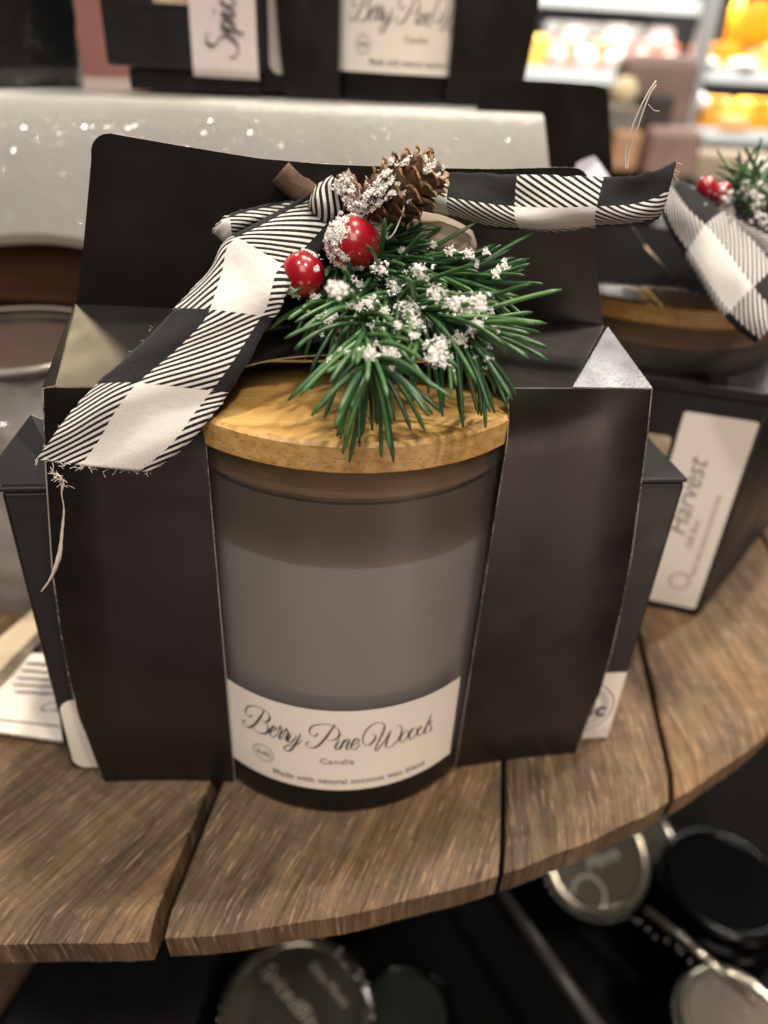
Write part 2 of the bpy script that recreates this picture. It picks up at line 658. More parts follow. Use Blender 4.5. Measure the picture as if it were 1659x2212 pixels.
def frosted_mat():
    m, n, b = newmat('smoked_frosted_glass')
    n.nodes.remove(b)
    out = n.nodes['Material Output']
    tr = N(n, 'ShaderNodeBsdfTransparent')
    tr.inputs[0].default_value = (0.95, 0.94, 0.93, 1)
    rf = N(n, 'ShaderNodeBsdfRefraction')
    rf.inputs['Color'].default_value = (0.95, 0.94, 0.93, 1)
    rf.inputs['Roughness'].default_value = 0.55
    rf.inputs['IOR'].default_value = 1.03
    df = N(n, 'ShaderNodeBsdfPrincipled')
    df.inputs['Base Color'].default_value = (0.088, 0.083, 0.078, 1)
    df.inputs['Roughness'].default_value = 0.40
    df.inputs['Specular IOR Level'].default_value = 0.5
    x = noise(n, 1500, 2, 0.5, objco(n))
    y = noise(n, 45, 4, 0.6, objco(n))
    rr = ramp(n, y.outputs['Fac'], [(0.35, 0.36), (0.7, 0.46)])
    n.links.new(rr.outputs[0], df.inputs['Roughness'])
    bn = bump(n, None, x.outputs['Fac'], 0.004, 0.4)
    n.links.new(bn, df.inputs['Normal'])
    m1 = N(n, 'ShaderNodeMixShader')
    m1.inputs[0].default_value = 0.88
    n.links.new(tr.outputs[0], m1.inputs[1])
    n.links.new(rf.outputs[0], m1.inputs[2])
    m2 = N(n, 'ShaderNodeMixShader')
    m2.inputs[0].default_value = 0.32
    n.links.new(m1.outputs[0], m2.inputs[1])
    n.links.new(df.outputs[0], m2.inputs[2])
    n.links.new(m2.outputs[0], out.inputs['Surface'])
    va = N(n, 'ShaderNodeVolumeAbsorption')
    va.inputs['Color'].default_value = (0.20, 0.18, 0.155, 1)
    va.inputs['Density'].default_value = 60
    n.links.new(va.outputs[0], out.inputs['Volume'])
    # the clear inner face carries the same volume
    m3, n3, b3 = newmat('smoked_glass_inner_face')
    n3.nodes.remove(b3)
    t3 = N(n3, 'ShaderNodeBsdfTransparent')
    n3.links.new(t3.outputs[0], n3.nodes['Material Output'].inputs['Surface'])
    return m, m3


def slab_mat():
    m, n, b = newmat('frosted_white_resin')
    v = objco(n)
    x = noise(n, 14, 3, 0.5, v)
    r = ramp(n, x.outputs['Fac'], [(0.35, (0.60, 0.61, 0.56)), (0.65, (0.72, 0.72, 0.67))])
    n.links.new(r.outputs[0], b.inputs['Base Color'])
    b.inputs['Roughness'].default_value = 0.30
    b.inputs['Coat Weight'].default_value = 1.0
    b.inputs['Coat Roughness'].default_value = 0.05
    b.inputs['Subsurface Weight'].default_value = 0.3
    b.inputs['Subsurface Scale'].default_value = 0.01
    b.inputs['Subsurface Radius'].default_value = (1, 0.9, 0.7)
    vo = N(n, 'ShaderNodeTexVoronoi')
    vo.inputs['Scale'].default_value = 260
    n.links.new(v, vo.inputs['Vector'])
    d = ramp(n, vo.outputs['Distance'], [(0.0, 1.0), (0.28, 0.0)])
    w = noise(n, 35, 3, 0.6, v)
    sel = noise(n, 26, 2, 0.5, v)
    rs = ramp(n, sel.outputs['Fac'], [(0.42, 0.0), (0.56, 1.0)])
    mx = N(n, 'ShaderNodeMath', operation='MULTIPLY')
    n.links.new(d.outputs[0], mx.inputs[0])
    n.links.new(rs.outputs[0], mx.inputs[1])
    p = bump(n, None, mx.outputs[0], 0.02, 0.4)
    p = bump(n, None, w.outputs['Fac'], 0.05, 0.4, p)
    pb = noise(n, 170, 2, 0.5, v)
    p = bump(n, None, pb.outputs['Fac'], 0.05, 0.55, p)
    n.links.new(p, b.inputs['Coat Normal'])
    n.links.new(p, b.inputs['Normal'])
    return m


def clear_mat(name, tint=(0.75, 0.72, 0.68), mix=0.35, rough=0.12):
    m, n, b = newmat(name)
    out = n.nodes['Material Output']
    tr = N(n, 'ShaderNodeBsdfTransparent')
    tr.inputs[0].default_value = (0.9, 0.88, 0.85, 1)
    b.inputs['Base Color'].default_value = tuple(tint) + (1,)
    b.inputs['Roughness'].default_value = rough
    x = noise(n, 22, 2, 0.45, objco(n))
    bump(n, b, x.outputs['Fac'], 1.4, 0.9)
    ms = N(n, 'ShaderNodeMixShader')
    ms.inputs[0].default_value = mix
    n.links.new(tr.outputs[0], ms.inputs[1])
    n.links.new(b.outputs[0], ms.inputs[2])
    n.links.new(ms.outputs[0], out.inputs['Surface'])
    return m


M_CARD = card_mat()
M_CARD2 = card_mat('black_box_card', (0.0085, 0.0082, 0.0092), 0.44)
M_EDGE = simple('card_cut_edge', (0.42, 0.37, 0.30), 0.8, 0.2, 0.35, 900)


def worn_mat():
    m, n, b = newmat('worn_card_rim')
    x = noise(n, 900, 3, 0.7, objco(n))
    y = noise(n, 45, 2, 0.5, objco(n))
    a = N(n, 'ShaderNodeMath', operation='ADD')
    n.links.new(x.outputs['Fac'], a.inputs[0])
    n.links.new(y.outputs['Fac'], a.inputs[1])
    r = ramp(n, a.outputs[0], [(0.80, (0.03, 0.026, 0.022)), (1.0, (0.13, 0.115, 0.095)), (1.25, (0.36, 0.33, 0.28))])
    r.color_ramp.elements[2].position = 1.0
    r.color_ramp.elements[1].position = 0.93
    n.links.new(r.outputs[0], b.inputs['Base Color'])
    b.inputs['Roughness'].default_value = 0.8
    return m


M_WORN = worn_mat()
M_DARKEDGE = simple('dark_card_edge', (0.06, 0.05, 0.043), 0.6)
M_WOOD = wood_mat()
M_BAMBOO = bamboo_mat()
M_BEDGE = bamboo_edge_mat()
M_RIB = ribbon_mat()
M_NEEDLE = needle_mat()
M_SNOW = snow_mat()
M_CONE = cone_mat()
M_FROST, M_INNER = frosted_mat()
M_WAX = simple('grey_wax', (0.80, 0.785, 0.75), 0.55, 0.3, 0.04, 60, sss=0.2)


def film_mat():
    m, n, b = newmat('neck_fade_film')
    out = n.nodes['Material Output']
    tr = N(n, 'ShaderNodeBsdfTransparent')
    b.inputs['Base Color'].default_value = (0.60, 0.50, 0.38, 1)
    b.inputs['Roughness'].default_value = 0.7
    x = noise(n, 90, 4, 0.6, objco(n))
    g_ = N(n, 'ShaderNodeSeparateXYZ')
    n.links.new(objco(n, out='Generated'), g_.inputs[0])
    a_ = N(n, 'ShaderNodeMath', operation='MULTIPLY_ADD')
    n.links.new(x.outputs['Fac'], a_.inputs[0])
    a_.inputs[1].default_value = 0.10
    n.links.new(g_.outputs['Z'], a_.inputs[2])
    r = ramp(n, a_.outputs[0], [(0.05, 0.97), (0.16, 0.62), (0.30, 0.46), (0.60, 0.36), (1.0, 0.44)])  # painted fade from the wax line into a paler neck
    ms = N(n, 'ShaderNodeMixShader')
    n.links.new(r.outputs[0], ms.inputs[0])
    n.links.new(tr.outputs[0], ms.inputs[1])
    n.links.new(b.outputs[0], ms.inputs[2])
    n.links.new(ms.outputs[0], out.inputs['Surface'])
    return m


M_FILM = film_mat()
M_BASEGL = simple('black_jar_base', (0.006, 0.0055, 0.005), 0.36, 0.3, 0, 0, 0.002, 1500)
M_SEAL = simple('silicone_seal', (0.60, 0.40, 0.22), 0.5)
M_PAPER = simple('label_paper', (0.80, 0.74, 0.66), 0.38, 0.45, 0.03, 40, 0.004, 200)
M_INK = simple('label_ink', (0.045, 0.043, 0.045), 0.6, 0.3)
M_INKG = simple('grey_label_ink', (0.22, 0.205, 0.195), 0.6, 0.3)
M_STEM = simple('brown_wrapped_twig', (0.105, 0.062, 0.042), 0.8, 0.2, 0.4, 250, 0.03, 500)
M_TAN = simple('pale_cut_wood', (0.42, 0.34, 0.26), 0.7, 0.3, 0.15, 150)
M_TWIG = simple('green_twig', (0.020, 0.055, 0.022), 0.6, 0.3, 0.3, 300)
M_THREAD = simple('loose_thread', (0.62, 0.57, 0.50), 0.9, 0.2)
M_SLAB = slab_mat()
M_CLEAR = clear_mat('clear_cellophane', (0.55, 0.53, 0.50), 0.42, 0.07)


def berry_mat():
    m, n, b = newmat('red_lacquer')
    x = noise(n, 250, 2, 0.5, objco(n))
    r = ramp(n, x.outputs['Fac'], [(0.3, (0.27, 0.002, 0.010)), (0.7, (0.38, 0.004, 0.015))])
    n.links.new(r.outputs[0], b.inputs['Base Color'])
    b.inputs['Roughness'].default_value = 0.28
    b.inputs['Coat Weight'].default_value = 1
    b.inputs['Coat Roughness'].default_value = 0.03
    y = noise(n, 900, 2, 0.5, objco(n))
    bump(n, b, y.outputs['Fac'], 0.003, 0.5)
    return m


M_BERRY = berry_mat()


# ------------------------------------------------------------------ lettering
def text_flat(body, size, shear=0.0, align='LEFT', space=1.0, bold=0.0):
    cu = bpy.data.curves.new('lettering', 'FONT')
    cu.body = body
    cu.size = size
    cu.shear = shear
    cu.align_x = align
    cu.space_character = space
    cu.resolution_u = 3
    cu.offset = bold
    o = bpy.data.objects.new('lettering_tmp', cu)
    COL.objects.link(o)
    dg = bpy.context.evaluated_depsgraph_get()
    dg.update()
    me = bpy.data.meshes.new_from_object(o.evaluated_get(dg))
    V = [(v.co.x, v.co.y) for v in me.vertices]
    F = [tuple(p.vertices) for p in me.polygons]
    bpy.data.objects.remove(o)
    bpy.data.curves.remove(cu)
    bpy.data.meshes.remove(me)
    return V, F


def stroke_flat(paths, wthin, wthick, slant=62, per=7):
    """calligraphic pen strokes -> flat polygons"""
    V, F = [], []
    sd = np.array([math.cos(math.radians(slant)), math.sin(math.radians(slant))])
    for path in paths:
        Q = smooth_path(path, per)
        n = len(Q)
        b = len(V)
        for i, q in enumerate(Q):
            d = Q[min(i + 1, n - 1)] - Q[max(i - 1, 0)]
            l = np.linalg.norm(d)
            d = d / l if l > 1e-9 else np.array([1.0, 0])
            k = abs(d @ sd) ** 3 * (1.0 if d[1] < 0 else 0.55)
            w = wthin + (wthick - wthin) * k
            w *= min(1, 0.45 + 3.0 * min(i, n - 1 - i) / n)
            nn = np.array([-d[1], d[0]])
            V += [tuple(q + nn * w / 2), tuple(q - nn * w / 2)]
        for i in range(n - 1):
            F.append((b + 2 * i, b + 2 * i + 1, b + 2 * i + 3, b + 2 * i + 2))
    return V, F


def ring_flat(cx, cy, r, w, n=40, sy=1.0):
    V, F = [], []
    for i in range(n):
        t = 2 * PI * i / n
        for k in (r - w / 2, r + w / 2):
            V.append((cx + k * math.cos(t), cy + k * math.sin(t) * sy))
    for i in range(n):
        j = (i + 1) % n
        F.append((2 * i, 2 * i + 1, 2 * j + 1, 2 * j))
    return V, F


def place(mb, flat, fn, m=0):
    V, F = flat
    mb.add([fn(x, y) for x, y in V], F, m)


def shift(flat, dx, dy, sc=1.0, rot=0.0):
    c, s_ = math.cos(rot), math.sin(rot)
    return [(dx + sc * (c * x - s_ * y), dy + sc * (s_ * x + c * y)) for x, y in flat[0]], flat[1]


def cyl_hit(x, y, R=4.36):
    d = ray(x, y)
    ox, oy = CAM[0] - 0.017, CAM[1] + 0.12
    a = d[0] ** 2 + d[1] ** 2
    b = ox * d[0] + oy * d[1]
    c = ox * ox + oy * oy - R * R
    k = (-b - math.sqrt(max(b * b - a * c, 0))) / a
    P = CAM + d * k
    return R * math.atan2(P[0] - 0.017, -(P[1] + 0.12)), P[2]


def tA(pts):
    return [np.array(cyl_hit((850 + x / 3.318) / 1.8228, (2720 + y / 3.318) / 1.8228)) for x, y in pts]


def tB(pts):
    return [np.array(cyl_hit((1250 + x / 3.016) / 1.8228, (2720 + y / 3.016) / 1.8228)) for x, y in pts]


SCRIPT = [
    tA([(640, 240), (610, 300), (575, 355), (525, 420), (475, 460), (430, 470), (385, 445), (362, 405), (378, 380), (412, 385)]),
    tA([(482, 308), (448, 330), (405, 300), (395, 245), (430, 197), (490, 190), (560, 207), (640, 245), (690, 290), (710, 340), (690, 385), (640, 402), (585, 372)]),
    tA([(610, 388), (665, 420), (690, 485), (675, 535), (620, 552), (550, 530), (480, 475), (445, 465)]),
    tA([(718, 530), (770, 505), (792, 472), (762, 456), (728, 490), (710, 545), (725, 588), (765, 595), (805, 560)]),
    tA([(805, 560), (838, 468), (850, 455), (848, 480), (872, 505), (835, 590), (842, 626), (880, 600)]),
    tA([(880, 600), (915, 500), (930, 485), (928, 512), (955, 535), (918, 625), (926, 655)]),
    tA([(985, 560), (945, 640), (955, 668), (1000, 655), (1060, 580)]),
    tA([(1110, 550), (1085, 610), (1045, 680), (1000, 750), (945, 778), (900, 760), (905, 725), (955, 702), (1030, 703), (1085, 680), (1130, 630)]),
    tA([(1335, 540), (1310, 580), (1270, 582), (1230, 545), (1230, 490), (1280, 447), (1370, 430), (1460, 430), (1540, 455), (1600, 500), (1615, 560), (1590, 610), (1520, 640), (1440, 632)]),
    tA([(1555, 428), (1500, 520), (1420, 625), (1350, 700), (1280, 737), (1215, 730), (1185, 692), (1200, 660), (1245, 668)]),
    tB([(258, 572), (215, 660), (225, 690), (262, 672), (320, 575)]),
    tB([(322, 572), (300, 620), (268, 690)]),
    tB([(272, 670), (330, 590), (367, 570), (375, 592), (342, 668), (352, 690), (390, 672)]),
    tB([(395, 655), (460, 620), (492, 580), (480, 560), (445, 572), (405, 630), (402, 672), (432, 690), (480, 662), (502, 620)]),
    tB([(640, 522), (670, 508), (690, 530), (670, 582), (620, 632), (570, 640), (540, 600), (540, 540), (580, 460), (650, 395), (720, 370), (775, 380), (795, 420), (770, 500), (720, 600), (687, 680), (690, 712)]),
    tB([(690, 712), (730, 670), (800, 580), (850, 500), (872, 462)]),
    tB([(872, 462), (832, 570), (810, 640), (830, 670), (880, 650), (940, 590), (985, 510), (996, 440), (970, 405), (930, 406)]),
    tB([(1042, 465), (995, 520), (975, 580), (995, 605), (1040, 572), (1075, 512), (1068, 470), (1042, 465)]),
    tB([(1072, 500), (1110, 485), (1130, 440), (1095, 490), (1085, 550), (1105, 575), (1150, 535), (1180, 470), (1165, 437), (1132, 440)]),
    tB([(1178, 480), (1205, 455), (1232, 412), (1192, 460), (1185, 512), (1208, 525), (1250, 480), (1272, 430)]),
    tB([(1350, 268), (1300, 390), (1265, 480), (1275, 505), (1305, 478)]),
    tB([(1362, 338), (1330, 382), (1347, 425), (1332, 472), (1290, 490)]),
    tB([(286, 514), (290, 524)]),
]

# =================================================================== THE TABLE: a barrel head of oak planks
TC = np.array([-8.03, 26.09]); TR = 34.22
tdir = np.array([0.115, 0.993]); tdir /= np.linalg.norm(tdir)
sdir = np.array([tdir[1], -tdir[0]])
table = thing('barrel_table', 'round barrel top of weathered oak planks with dark gaps carrying the boxes', 'table', (TC[0], TC[1], -1.3))
edges = [(-34.0, -26.2), (-26.0, -18.4), (-18.2, -9.3), (-9.1, -0.4), (-0.2, 8.12), (8.47, 16.11), (16.26, 20.89), (21.08, 27.4), (27.6, 34.0)]
grain_ang = [4, 2, -3, 6, 24, 15, -7, -12, 3]


def plank(s0, s1, ga, k):
    n = 46
    mb = MB()
    loops = []
    jit = [0.006 * random.gauss(0, 1) + 0.02 * math.sin(i * 0.37 + k) for i in range(2 * n + 2)]
    for (dr, ins, z) in ((-0.62, 0.06, 0.0), (-0.50, 0.0, -0.05), (-0.02, 0.0, -0.36), (-0.10, 0.0, -1.3)):
        loop = []
        for side in (-1, 1):
            for i in range(n + 1):
                f = i / n if side < 0 else 1 - i / n
                s_ = s0 + ins + (s1 - s0 - 2 * ins) * f
                r = TR + dr + jit[(i if side < 0 else n + 1 + i)] * (0.6 if dr < -0.4 else 1.0)
                t = side * math.sqrt(max(r * r - s_ * s_, 0.01))
                p = TC + sdir * s_ + tdir * t
                loop.append((p[0], p[1], z))
        loops.append(loop)
    L_ = len(loops[0])
    V = [p for l in loops for p in l]
    F = [tuple(range(L_))]
    for a in range(3):
        for i in range(L_):
            j = (i + 1) % L_
            F.append((a * L_ + i, (a + 1) * L_ + i, (a + 1) * L_ + j, a * L_ + j))
    F.append(tuple(reversed(range(3 * L_, 4 * L_))))
    mb.add(V, F)
    o = obj('plank', mb, M_WOOD, table)
    me = o.data
    uv = me.uv_layers.new(name='grain')
    a = math.radians(ga) + math.atan2(tdir[0], tdir[1])
    gx = np.array([math.cos(a), -math.sin(a)]); gy = np.array([math.sin(a), math.cos(a)])
    org = ORG[table.name]
    for lp in me.loops:
        c = me.vertices[lp.vertex_index].co
        w = np.array([c.x, c.y]) / S + org[:2]
        zz = c.z / S + org[2]
        uv.data[lp.index].uv = (w @ gx, w @ gy + zz * 0.6)
    return o


for k, ((a, b), g) in enumerate(zip(edges, grain_ang)):
    plank(a, b, g, k)
mb = MB()
mb.lathe((TC[0], TC[1], 0), [(20, -30), (21.5, -16), (20.5, -1.35)], 48)
obj('barrel_body', mb, simple('dark_barrel_stave', (0.02, 0.016, 0.013), 0.7, 0.3, 0.3, 60), table, smooth=True)


# =================================================================== jar, lid, label
def smooth_jar(org, R, label, group, main=False, z0=0.0, H=10.45, sc=1.0, lid=True, lab=True, cat='candle', ang=0.0):
    j = thing('candle_jar', label, cat, (org[0], org[1], z0), group)
    O = np.array([org[0], org[1], z0])
    mb = MB()
    # smoked glass wall: frosted outside, clear inside, absorbing in between
    T_ = 0.30
    mb.lathe(O, [(R, 1.0), (R, H - 0.25), (R - 0.04, H - 0.06), (R - 0.12, H)], 128, cap0=False, cap1=False)
    mb.lathe(O, [(R - 0.12, H), (R - T_, H - 0.05), (R - T_, 1.0), (R, 1.0)], 128, m=1, cap0=False, cap1=False)
    obj('glass', mb, [M_FROST, M_INNER], j, smooth=False, angle=50)
    mb = MB()
    mb.lathe(O, [(R - 0.45, 0.0), (R - 0.10, 0.01), (R - 0.02, 0.08), (R, 0.20), (R, 0.985), (R - 0.3, 0.99)], 128)
    obj('base', mb, M_BASEGL, j, smooth=False, angle=40)
    mb = MB()
    mb.lathe(O, [(R - T_ - 0.02, 1.03), (R - T_ - 0.02, H - 2.55), (R - T_ - 0.10, H - 2.38), (R - T_ - 0.4, H - 2.48), (R - T_ - 0.7, H - 2.52)], 96)
    obj('wax', mb, M_WAX, j, angle=40)
    mb = MB()
    mb.lathe(O, [(R - T_ - 0.015, H - 2.50), (R - T_ - 0.015, H - 0.9)], 96, cap0=False, cap1=False)
    obj('neck_fill_film', mb, M_FILM, j, smooth=True)  # added film, lightens the empty neck and softens the wax line
    if lid:
        RL = R + 0.10
        l = thing_part = None
        mb = MB()
        mb.lathe(O, [(RL - 0.05, H + 0.02), (RL, H + 0.07), (RL, H + 0.60), (RL - 0.09, H + 0.68)], 128, m=1, cap0=False, cap1=False)
        n = 128
        P = [O + np.array([(RL - 0.09) * math.cos(2 * PI * i / n), (RL - 0.09) * math.sin(2 * PI * i / n), H + 0.68]) for i in range(n)]
        mb.add(P, [tuple(range(n))], 0)
        P = [O + np.array([(RL - 0.05) * math.cos(2 * PI * i / n), (RL - 0.05) * math.sin(2 * PI * i / n), H + 0.02]) for i in range(n)]
        mb.add(P, [tuple(reversed(range(n)))], 0)
        lo = obj('lid', mb, [M_BAMBOO, M_BEDGE], j, angle=35)
        mb = MB()
        mb.lathe(O, [(R - 0.55, H - 1.0), (R - 0.42, H - 0.9), (R - 0.42, H - 0.01)], 80)
        obj('plug', mb, M_BAMBOO, lo, smooth=False, angle=40)
        mb = MB()
        mb.lathe(O, [(R - 0.42, H - 0.80), (R - 0.27, H - 0.72), (R - 0.42, H - 0.62)], 80, cap0=False, cap1=False)
        obj('seal_ring', mb, M_SEAL, lo, smooth=True)
    if lab:
        t0, t1 = (-64, 47.8) if main else (-75, 75)
        lz0, lz1 = 0.98, 3.87
        n = 60
        V, F = [], []
        for i in range(n + 1):
            t = math.radians(t0 + (t1 - t0) * i / n + ang)
            for z in (lz0, lz1):
                V.append(O + np.array([(R + 0.012) * math.sin(t), -(R + 0.012) * math.cos(t), z]))
        for i in range(n):
            F.append((2 * i, 2 * i + 2, 2 * i + 3, 2 * i + 1))
        mb = MB()
        mb.add(V, F)
        la = obj('label', mb, M_PAPER, j, smooth=True)

        def cf(x, y, off=0.022):
            t = x / R + math.radians(ang)
            return O + np.array([(R + off) * math.sin(t), -(R + off) * math.cos(t), y])
        mb = MB()
        place(mb, stroke_flat(SCRIPT, 0.017, 0.060), cf)
        obj('script_lettering', mb, M_INK, la)
        mb = MB()
        V, F = text_flat('Candle', 0.28, space=1.12, align='CENTER', bold=0.004)
        cx, cz = cyl_hit(728, 1650)
        place(mb, shift((V, F), cx, cz), cf)
        V, F = text_flat('Made with natural coconut wax blend', 0.215, space=1.05, bold=0.005)
        xa, za = cyl_hit(590, 1650); xb, zb = cyl_hit(916, 1640)
        wd = max(v[0] for v in V)
        place(mb, ([(xa + x / wd * (xb - xa), 1.24 + y * 1.3) for x, y in V], F), cf)
        obj('small_lettering', mb, M_INKG, la)
        mb = MB()
        lx, lz = cyl_hit(569.7, 1625)
        place(mb, ring_flat(lx, lz, 0.30, 0.022), cf)
        place(mb, ring_flat(lx, lz, 0.225, 0.010), cf)
        V, F = text_flat('Aulic', 0.21, space=0.95, align='CENTER', bold=0.006)
        place(mb, shift((V, F), lx, lz - 0.06), cf)
        obj('round_emblem', mb, M_INKG, la)
    return j


smooth_jar((0.017, -0.12), 4.36, 'smoky frosted glass candle with bamboo lid, Berry Pine Woods label on table', None, True, H=10.36)

# =================================================================== the gift carrier (sleeve)
def outline_u(z):
    zs = [0.0, 1.7, 2.4, 3.7, 5.3, 7.1, 9.75, 10.4, 11.5]
    us = [6.74, 6.90, 7.00, 7.03, 6.98, 6.85, 6.50, 6.40, 6.22]
    return float(np.interp(z, zs, us))


def strip_pts(fr, side, win, half=1.0, v=0.0, ztop=11.5, bow=0.0):
    out, inn = [], []
    for i in range(25):
        z = ztop * i / 24
        uo = side * outline_u(z * 11.5 / ztop) * half
        out.append((uo, z))
    pts = out + [(side * win, ztop), (side * win, 0.0)]
    return pts


def card_piece(name, fr, pts2, to3, n, parent, th=0.045, mats=None):
    mb = MB()
    mb.sheet([to3(a, b) for a, b in pts2], n, th)
    return obj(name, mb, mats or [M_CARD, M_EDGE], parent)


carrier = thing('gift_carrier', 'black card gift carrier with open window and bowed handle fin, foremost on the table', 'gift box', tuple(MAIN(0, 2.97, 0)), 'black gift carriers on the display')
F_ = MAIN
for side in (-1, 1):
    WN = 3.17 if side < 0 else 3.02
    mb = MB()
    # slightly bowed card strip, gridded over its height
    rows = 25
    cols = 6
    V, Fc = [], []
    for layer in (0, 0.045):
        for i in range(rows):
            z = 11.5 * i / (rows - 1)
            uo = outline_u(z)
            for c in range(cols):
                rim = [0.0, 0.018, 0.34, 0.67, 1.0 - 0.030 / (uo - WN) , 1.0]
                fc_ = rim[c] if c != 1 else 0.018 / (uo - WN)
                u = side * (WN + (uo - WN) * fc_)
                v = (0.012 if c in (0, cols - 1) and layer == 0 else 0.0) + layer + 0.10 * math.sin(PI * z / 11.5) * fc_ ** 2 - min(1, (11.5 - z) / 0.7) * (0.27 + (0.06 if side < 0 else 0.24) * z / 11.5) * (1 - fc_) ** 1.6
                V.append(F_(u, v, z + (0.02 if i == 0 else 0)))
    nV = rows * cols
    for i in range(rows - 1):
        for c in range(cols - 1):
            q = [i * cols + c, i * cols + c + 1, (i + 1) * cols + c + 1, (i + 1) * cols + c]
            Fc.append((tuple(q) if side > 0 else tuple(reversed(q)), 3 if c in (0, cols - 2) else 0))
            q = [nV + k for k in q]
            Fc.append((tuple(reversed(q)) if side > 0 else tuple(q), 0))
    for i in range(rows - 1):
        for c in (0, cols - 1):
            a, b = i * cols + c, (i + 1) * cols + c
            Fc.append(((a, b, nV + b, nV + a), 1))
    for c in range(cols - 1):
        for i, mm in ((0, 1), (rows - 1, 2)):
            a, b = i * cols + c, i * cols + c + 1
            Fc.append(((a, b, nV + b, nV + a), mm))
    base = mb.add(V, [])
    for f, m_ in Fc:
        mb.f.append(f); mb.m.append(m_)
    obj('front_strip', mb, [M_CARD, M_EDGE, M_DARKEDGE, M_WORN], carrier, angle=30)

RV, RZL, RZR = 2.75, 12.32, 12.0           # the roof reaches the fin


def roof_pt(u, v):
    zt = RZL + (RZR - RZL) * (u + 6.2) / 12.4
    return F_(u, v, 11.53 + (zt - 11.53) * v / RV)


arc = []
for i in range(21):
    u = -3.06 + 6.12 * i / 20
    arc.append((u, 1.18 * max(0, 1 - (abs(u) / 3.06) ** 2.3) ** 0.62))
roof = [(-6.2, 0.0)] + arc + [(4.42, 0.0), (6.05, RV), (-6.08, RV)]
roof_l = [(-5.95, 0.0)] + arc + [(4.42, 0.0), (6.08, RV), (-6.08, RV)]
nrm = np.cross(roof_pt(1, 0) - roof_pt(0, 0), roof_pt(0, 1) - roof_pt(0, 0))
card_piece('front_roof', F_, roof_l, lambda a, b: roof_pt(a, b), nrm, carrier)
GUS = F_.on_v(1313, 705, 1.6)
# corner facets folded out of the roof
g = [F_(4.43, 0.0, 11.55), F_(6.20, -0.02, 11.53), GUS]
mb = MB(); mb.sheet(g, np.cross(g[1] - g[0], g[2] - g[0]), 0.045)
gusset_right = obj('corner_gusset', mb, [card_mat('creased_card', grain=0.016, gs=1300), M_EDGE], carrier)
g = [F_(-6.22, -0.01, 11.50), F_(-5.96, 0.0, 11.56), F_(-6.08, RV - 0.02, RZL + 0.02), F_(-6.12, RV - 0.02, RZL)]
mb = MB(); mb.sheet(g, np.cross(g[1] - g[0], g[2] - g[0]), 0.045)
obj('corner_gusset', mb, [M_CARD, M_EDGE], carrier)


def fin_outline(lean):
    pts = [(-6.08, 0.0), (-5.72, 1.35), (-5.36, 2.9)]
    cx, cz, r = -4.93, 2.98, 0.42
    for i in range(7):
        t = PI - (PI / 2) * i / 6
        pts.append((cx + r * math.cos(t), cz + r * math.sin(t)))
    pts += [(-3.5, 3.26), (-2.0, 3.13), (-0.7, 3.11), (1.0, 3.15), (3.0, 3.24), (4.4, 3.36)]
    cx, cz, r = 4.75, 2.95, 0.42
    for i in range(7):
        t = PI / 2 - (PI / 2) * i / 6
        pts.append((cx + r * math.cos(t), cz + r * math.sin(t)))
    pts += [(5.45, 1.9), (6.05, 0.0)]
    return pts


def fin_pt(dv, bend):
    def f(a, b):
        z0 = RZL + (RZR - RZL) * (a + 6.2) / 12.4
        return F_(a, RV + dv + bend * b * 0.06, z0 + b)
    return f


def fin(name, dv, bend, sgn):
    f = fin_pt(dv, bend)
    pts = fin_outline(0)
    card_piece(name, F_, [(a, b - (0.12 if dv else 0)) for a, b in pts], f, F_.v * -1, carrier, mats=[M_CARD, M_WORN])


fin('handle_fin', 0.0, 1.0, -1)
fin('handle_fin', 0.24, 1.6, 1)
back = [(-6.74, 0.02)] + [(-outline_u(z), z) for z in (1.7, 3.7, 7.1, 9.7, 11.5)] + [(outline_u(z), z) for z in (11.5, 9.7, 7.1, 3.7, 1.7)] + [(6.74, 0.02)]
card_piece('back_panel', F_, back, lambda a, b: F_(a, 5.94, b), F_.v, carrier)
bk = [F_(-6.2, 5.94, 11.5), F_(6.2, 5.94, 11.5), F_(6.08, RV + 0.36, RZR), F_(-6.08, RV + 0.36, RZL)]
mb = MB(); mb.sheet(bk, (0, 0.3, 1), 0.045)
obj('back_roof', mb, [M_CARD, M_EDGE], carrier)

random.seed(9)
# =================================================================== the two product boxes held in the carrier
def prism(mb, pts, z0, z1, m=0):
    k = len(pts)
    V = [(p[0], p[1], z0) for p in pts] + [(p[0], p[1], z1) for p in pts]
    F = [tuple(reversed(range(k))), tuple(range(k, 2 * k))] + [(i, (i + 1) % k, k + (i + 1) % k, k + i) for i in range(k)]
    mb.add(V, F, m)


def rounded_rect(x0, y0, x1, y1, r, corners=(1, 1, 1, 1), n=6):
    out = []
    for (cx, cy, a, on) in ((x0 + r, y0 + r, PI, corners[0]), (x1 - r, y0 + r, 1.5 * PI, corners[1]), (x1 - r, y1 - r, 0, corners[2]), (x0 + r, y1 - r, PI / 2, corners[3])):
        if on:
            for i in range(n + 1):
                t = a + PI / 2 * i / n
                out.append((cx + r * math.cos(t), cy + r * math.sin(t)))
        else:
            out.append({0: (x0, y0), 1: (x1, y0), 2: (x1, y1), 3: (x0, y1)}[[PI, 1.5 * PI, 0, PI / 2].index(a)])
    return out


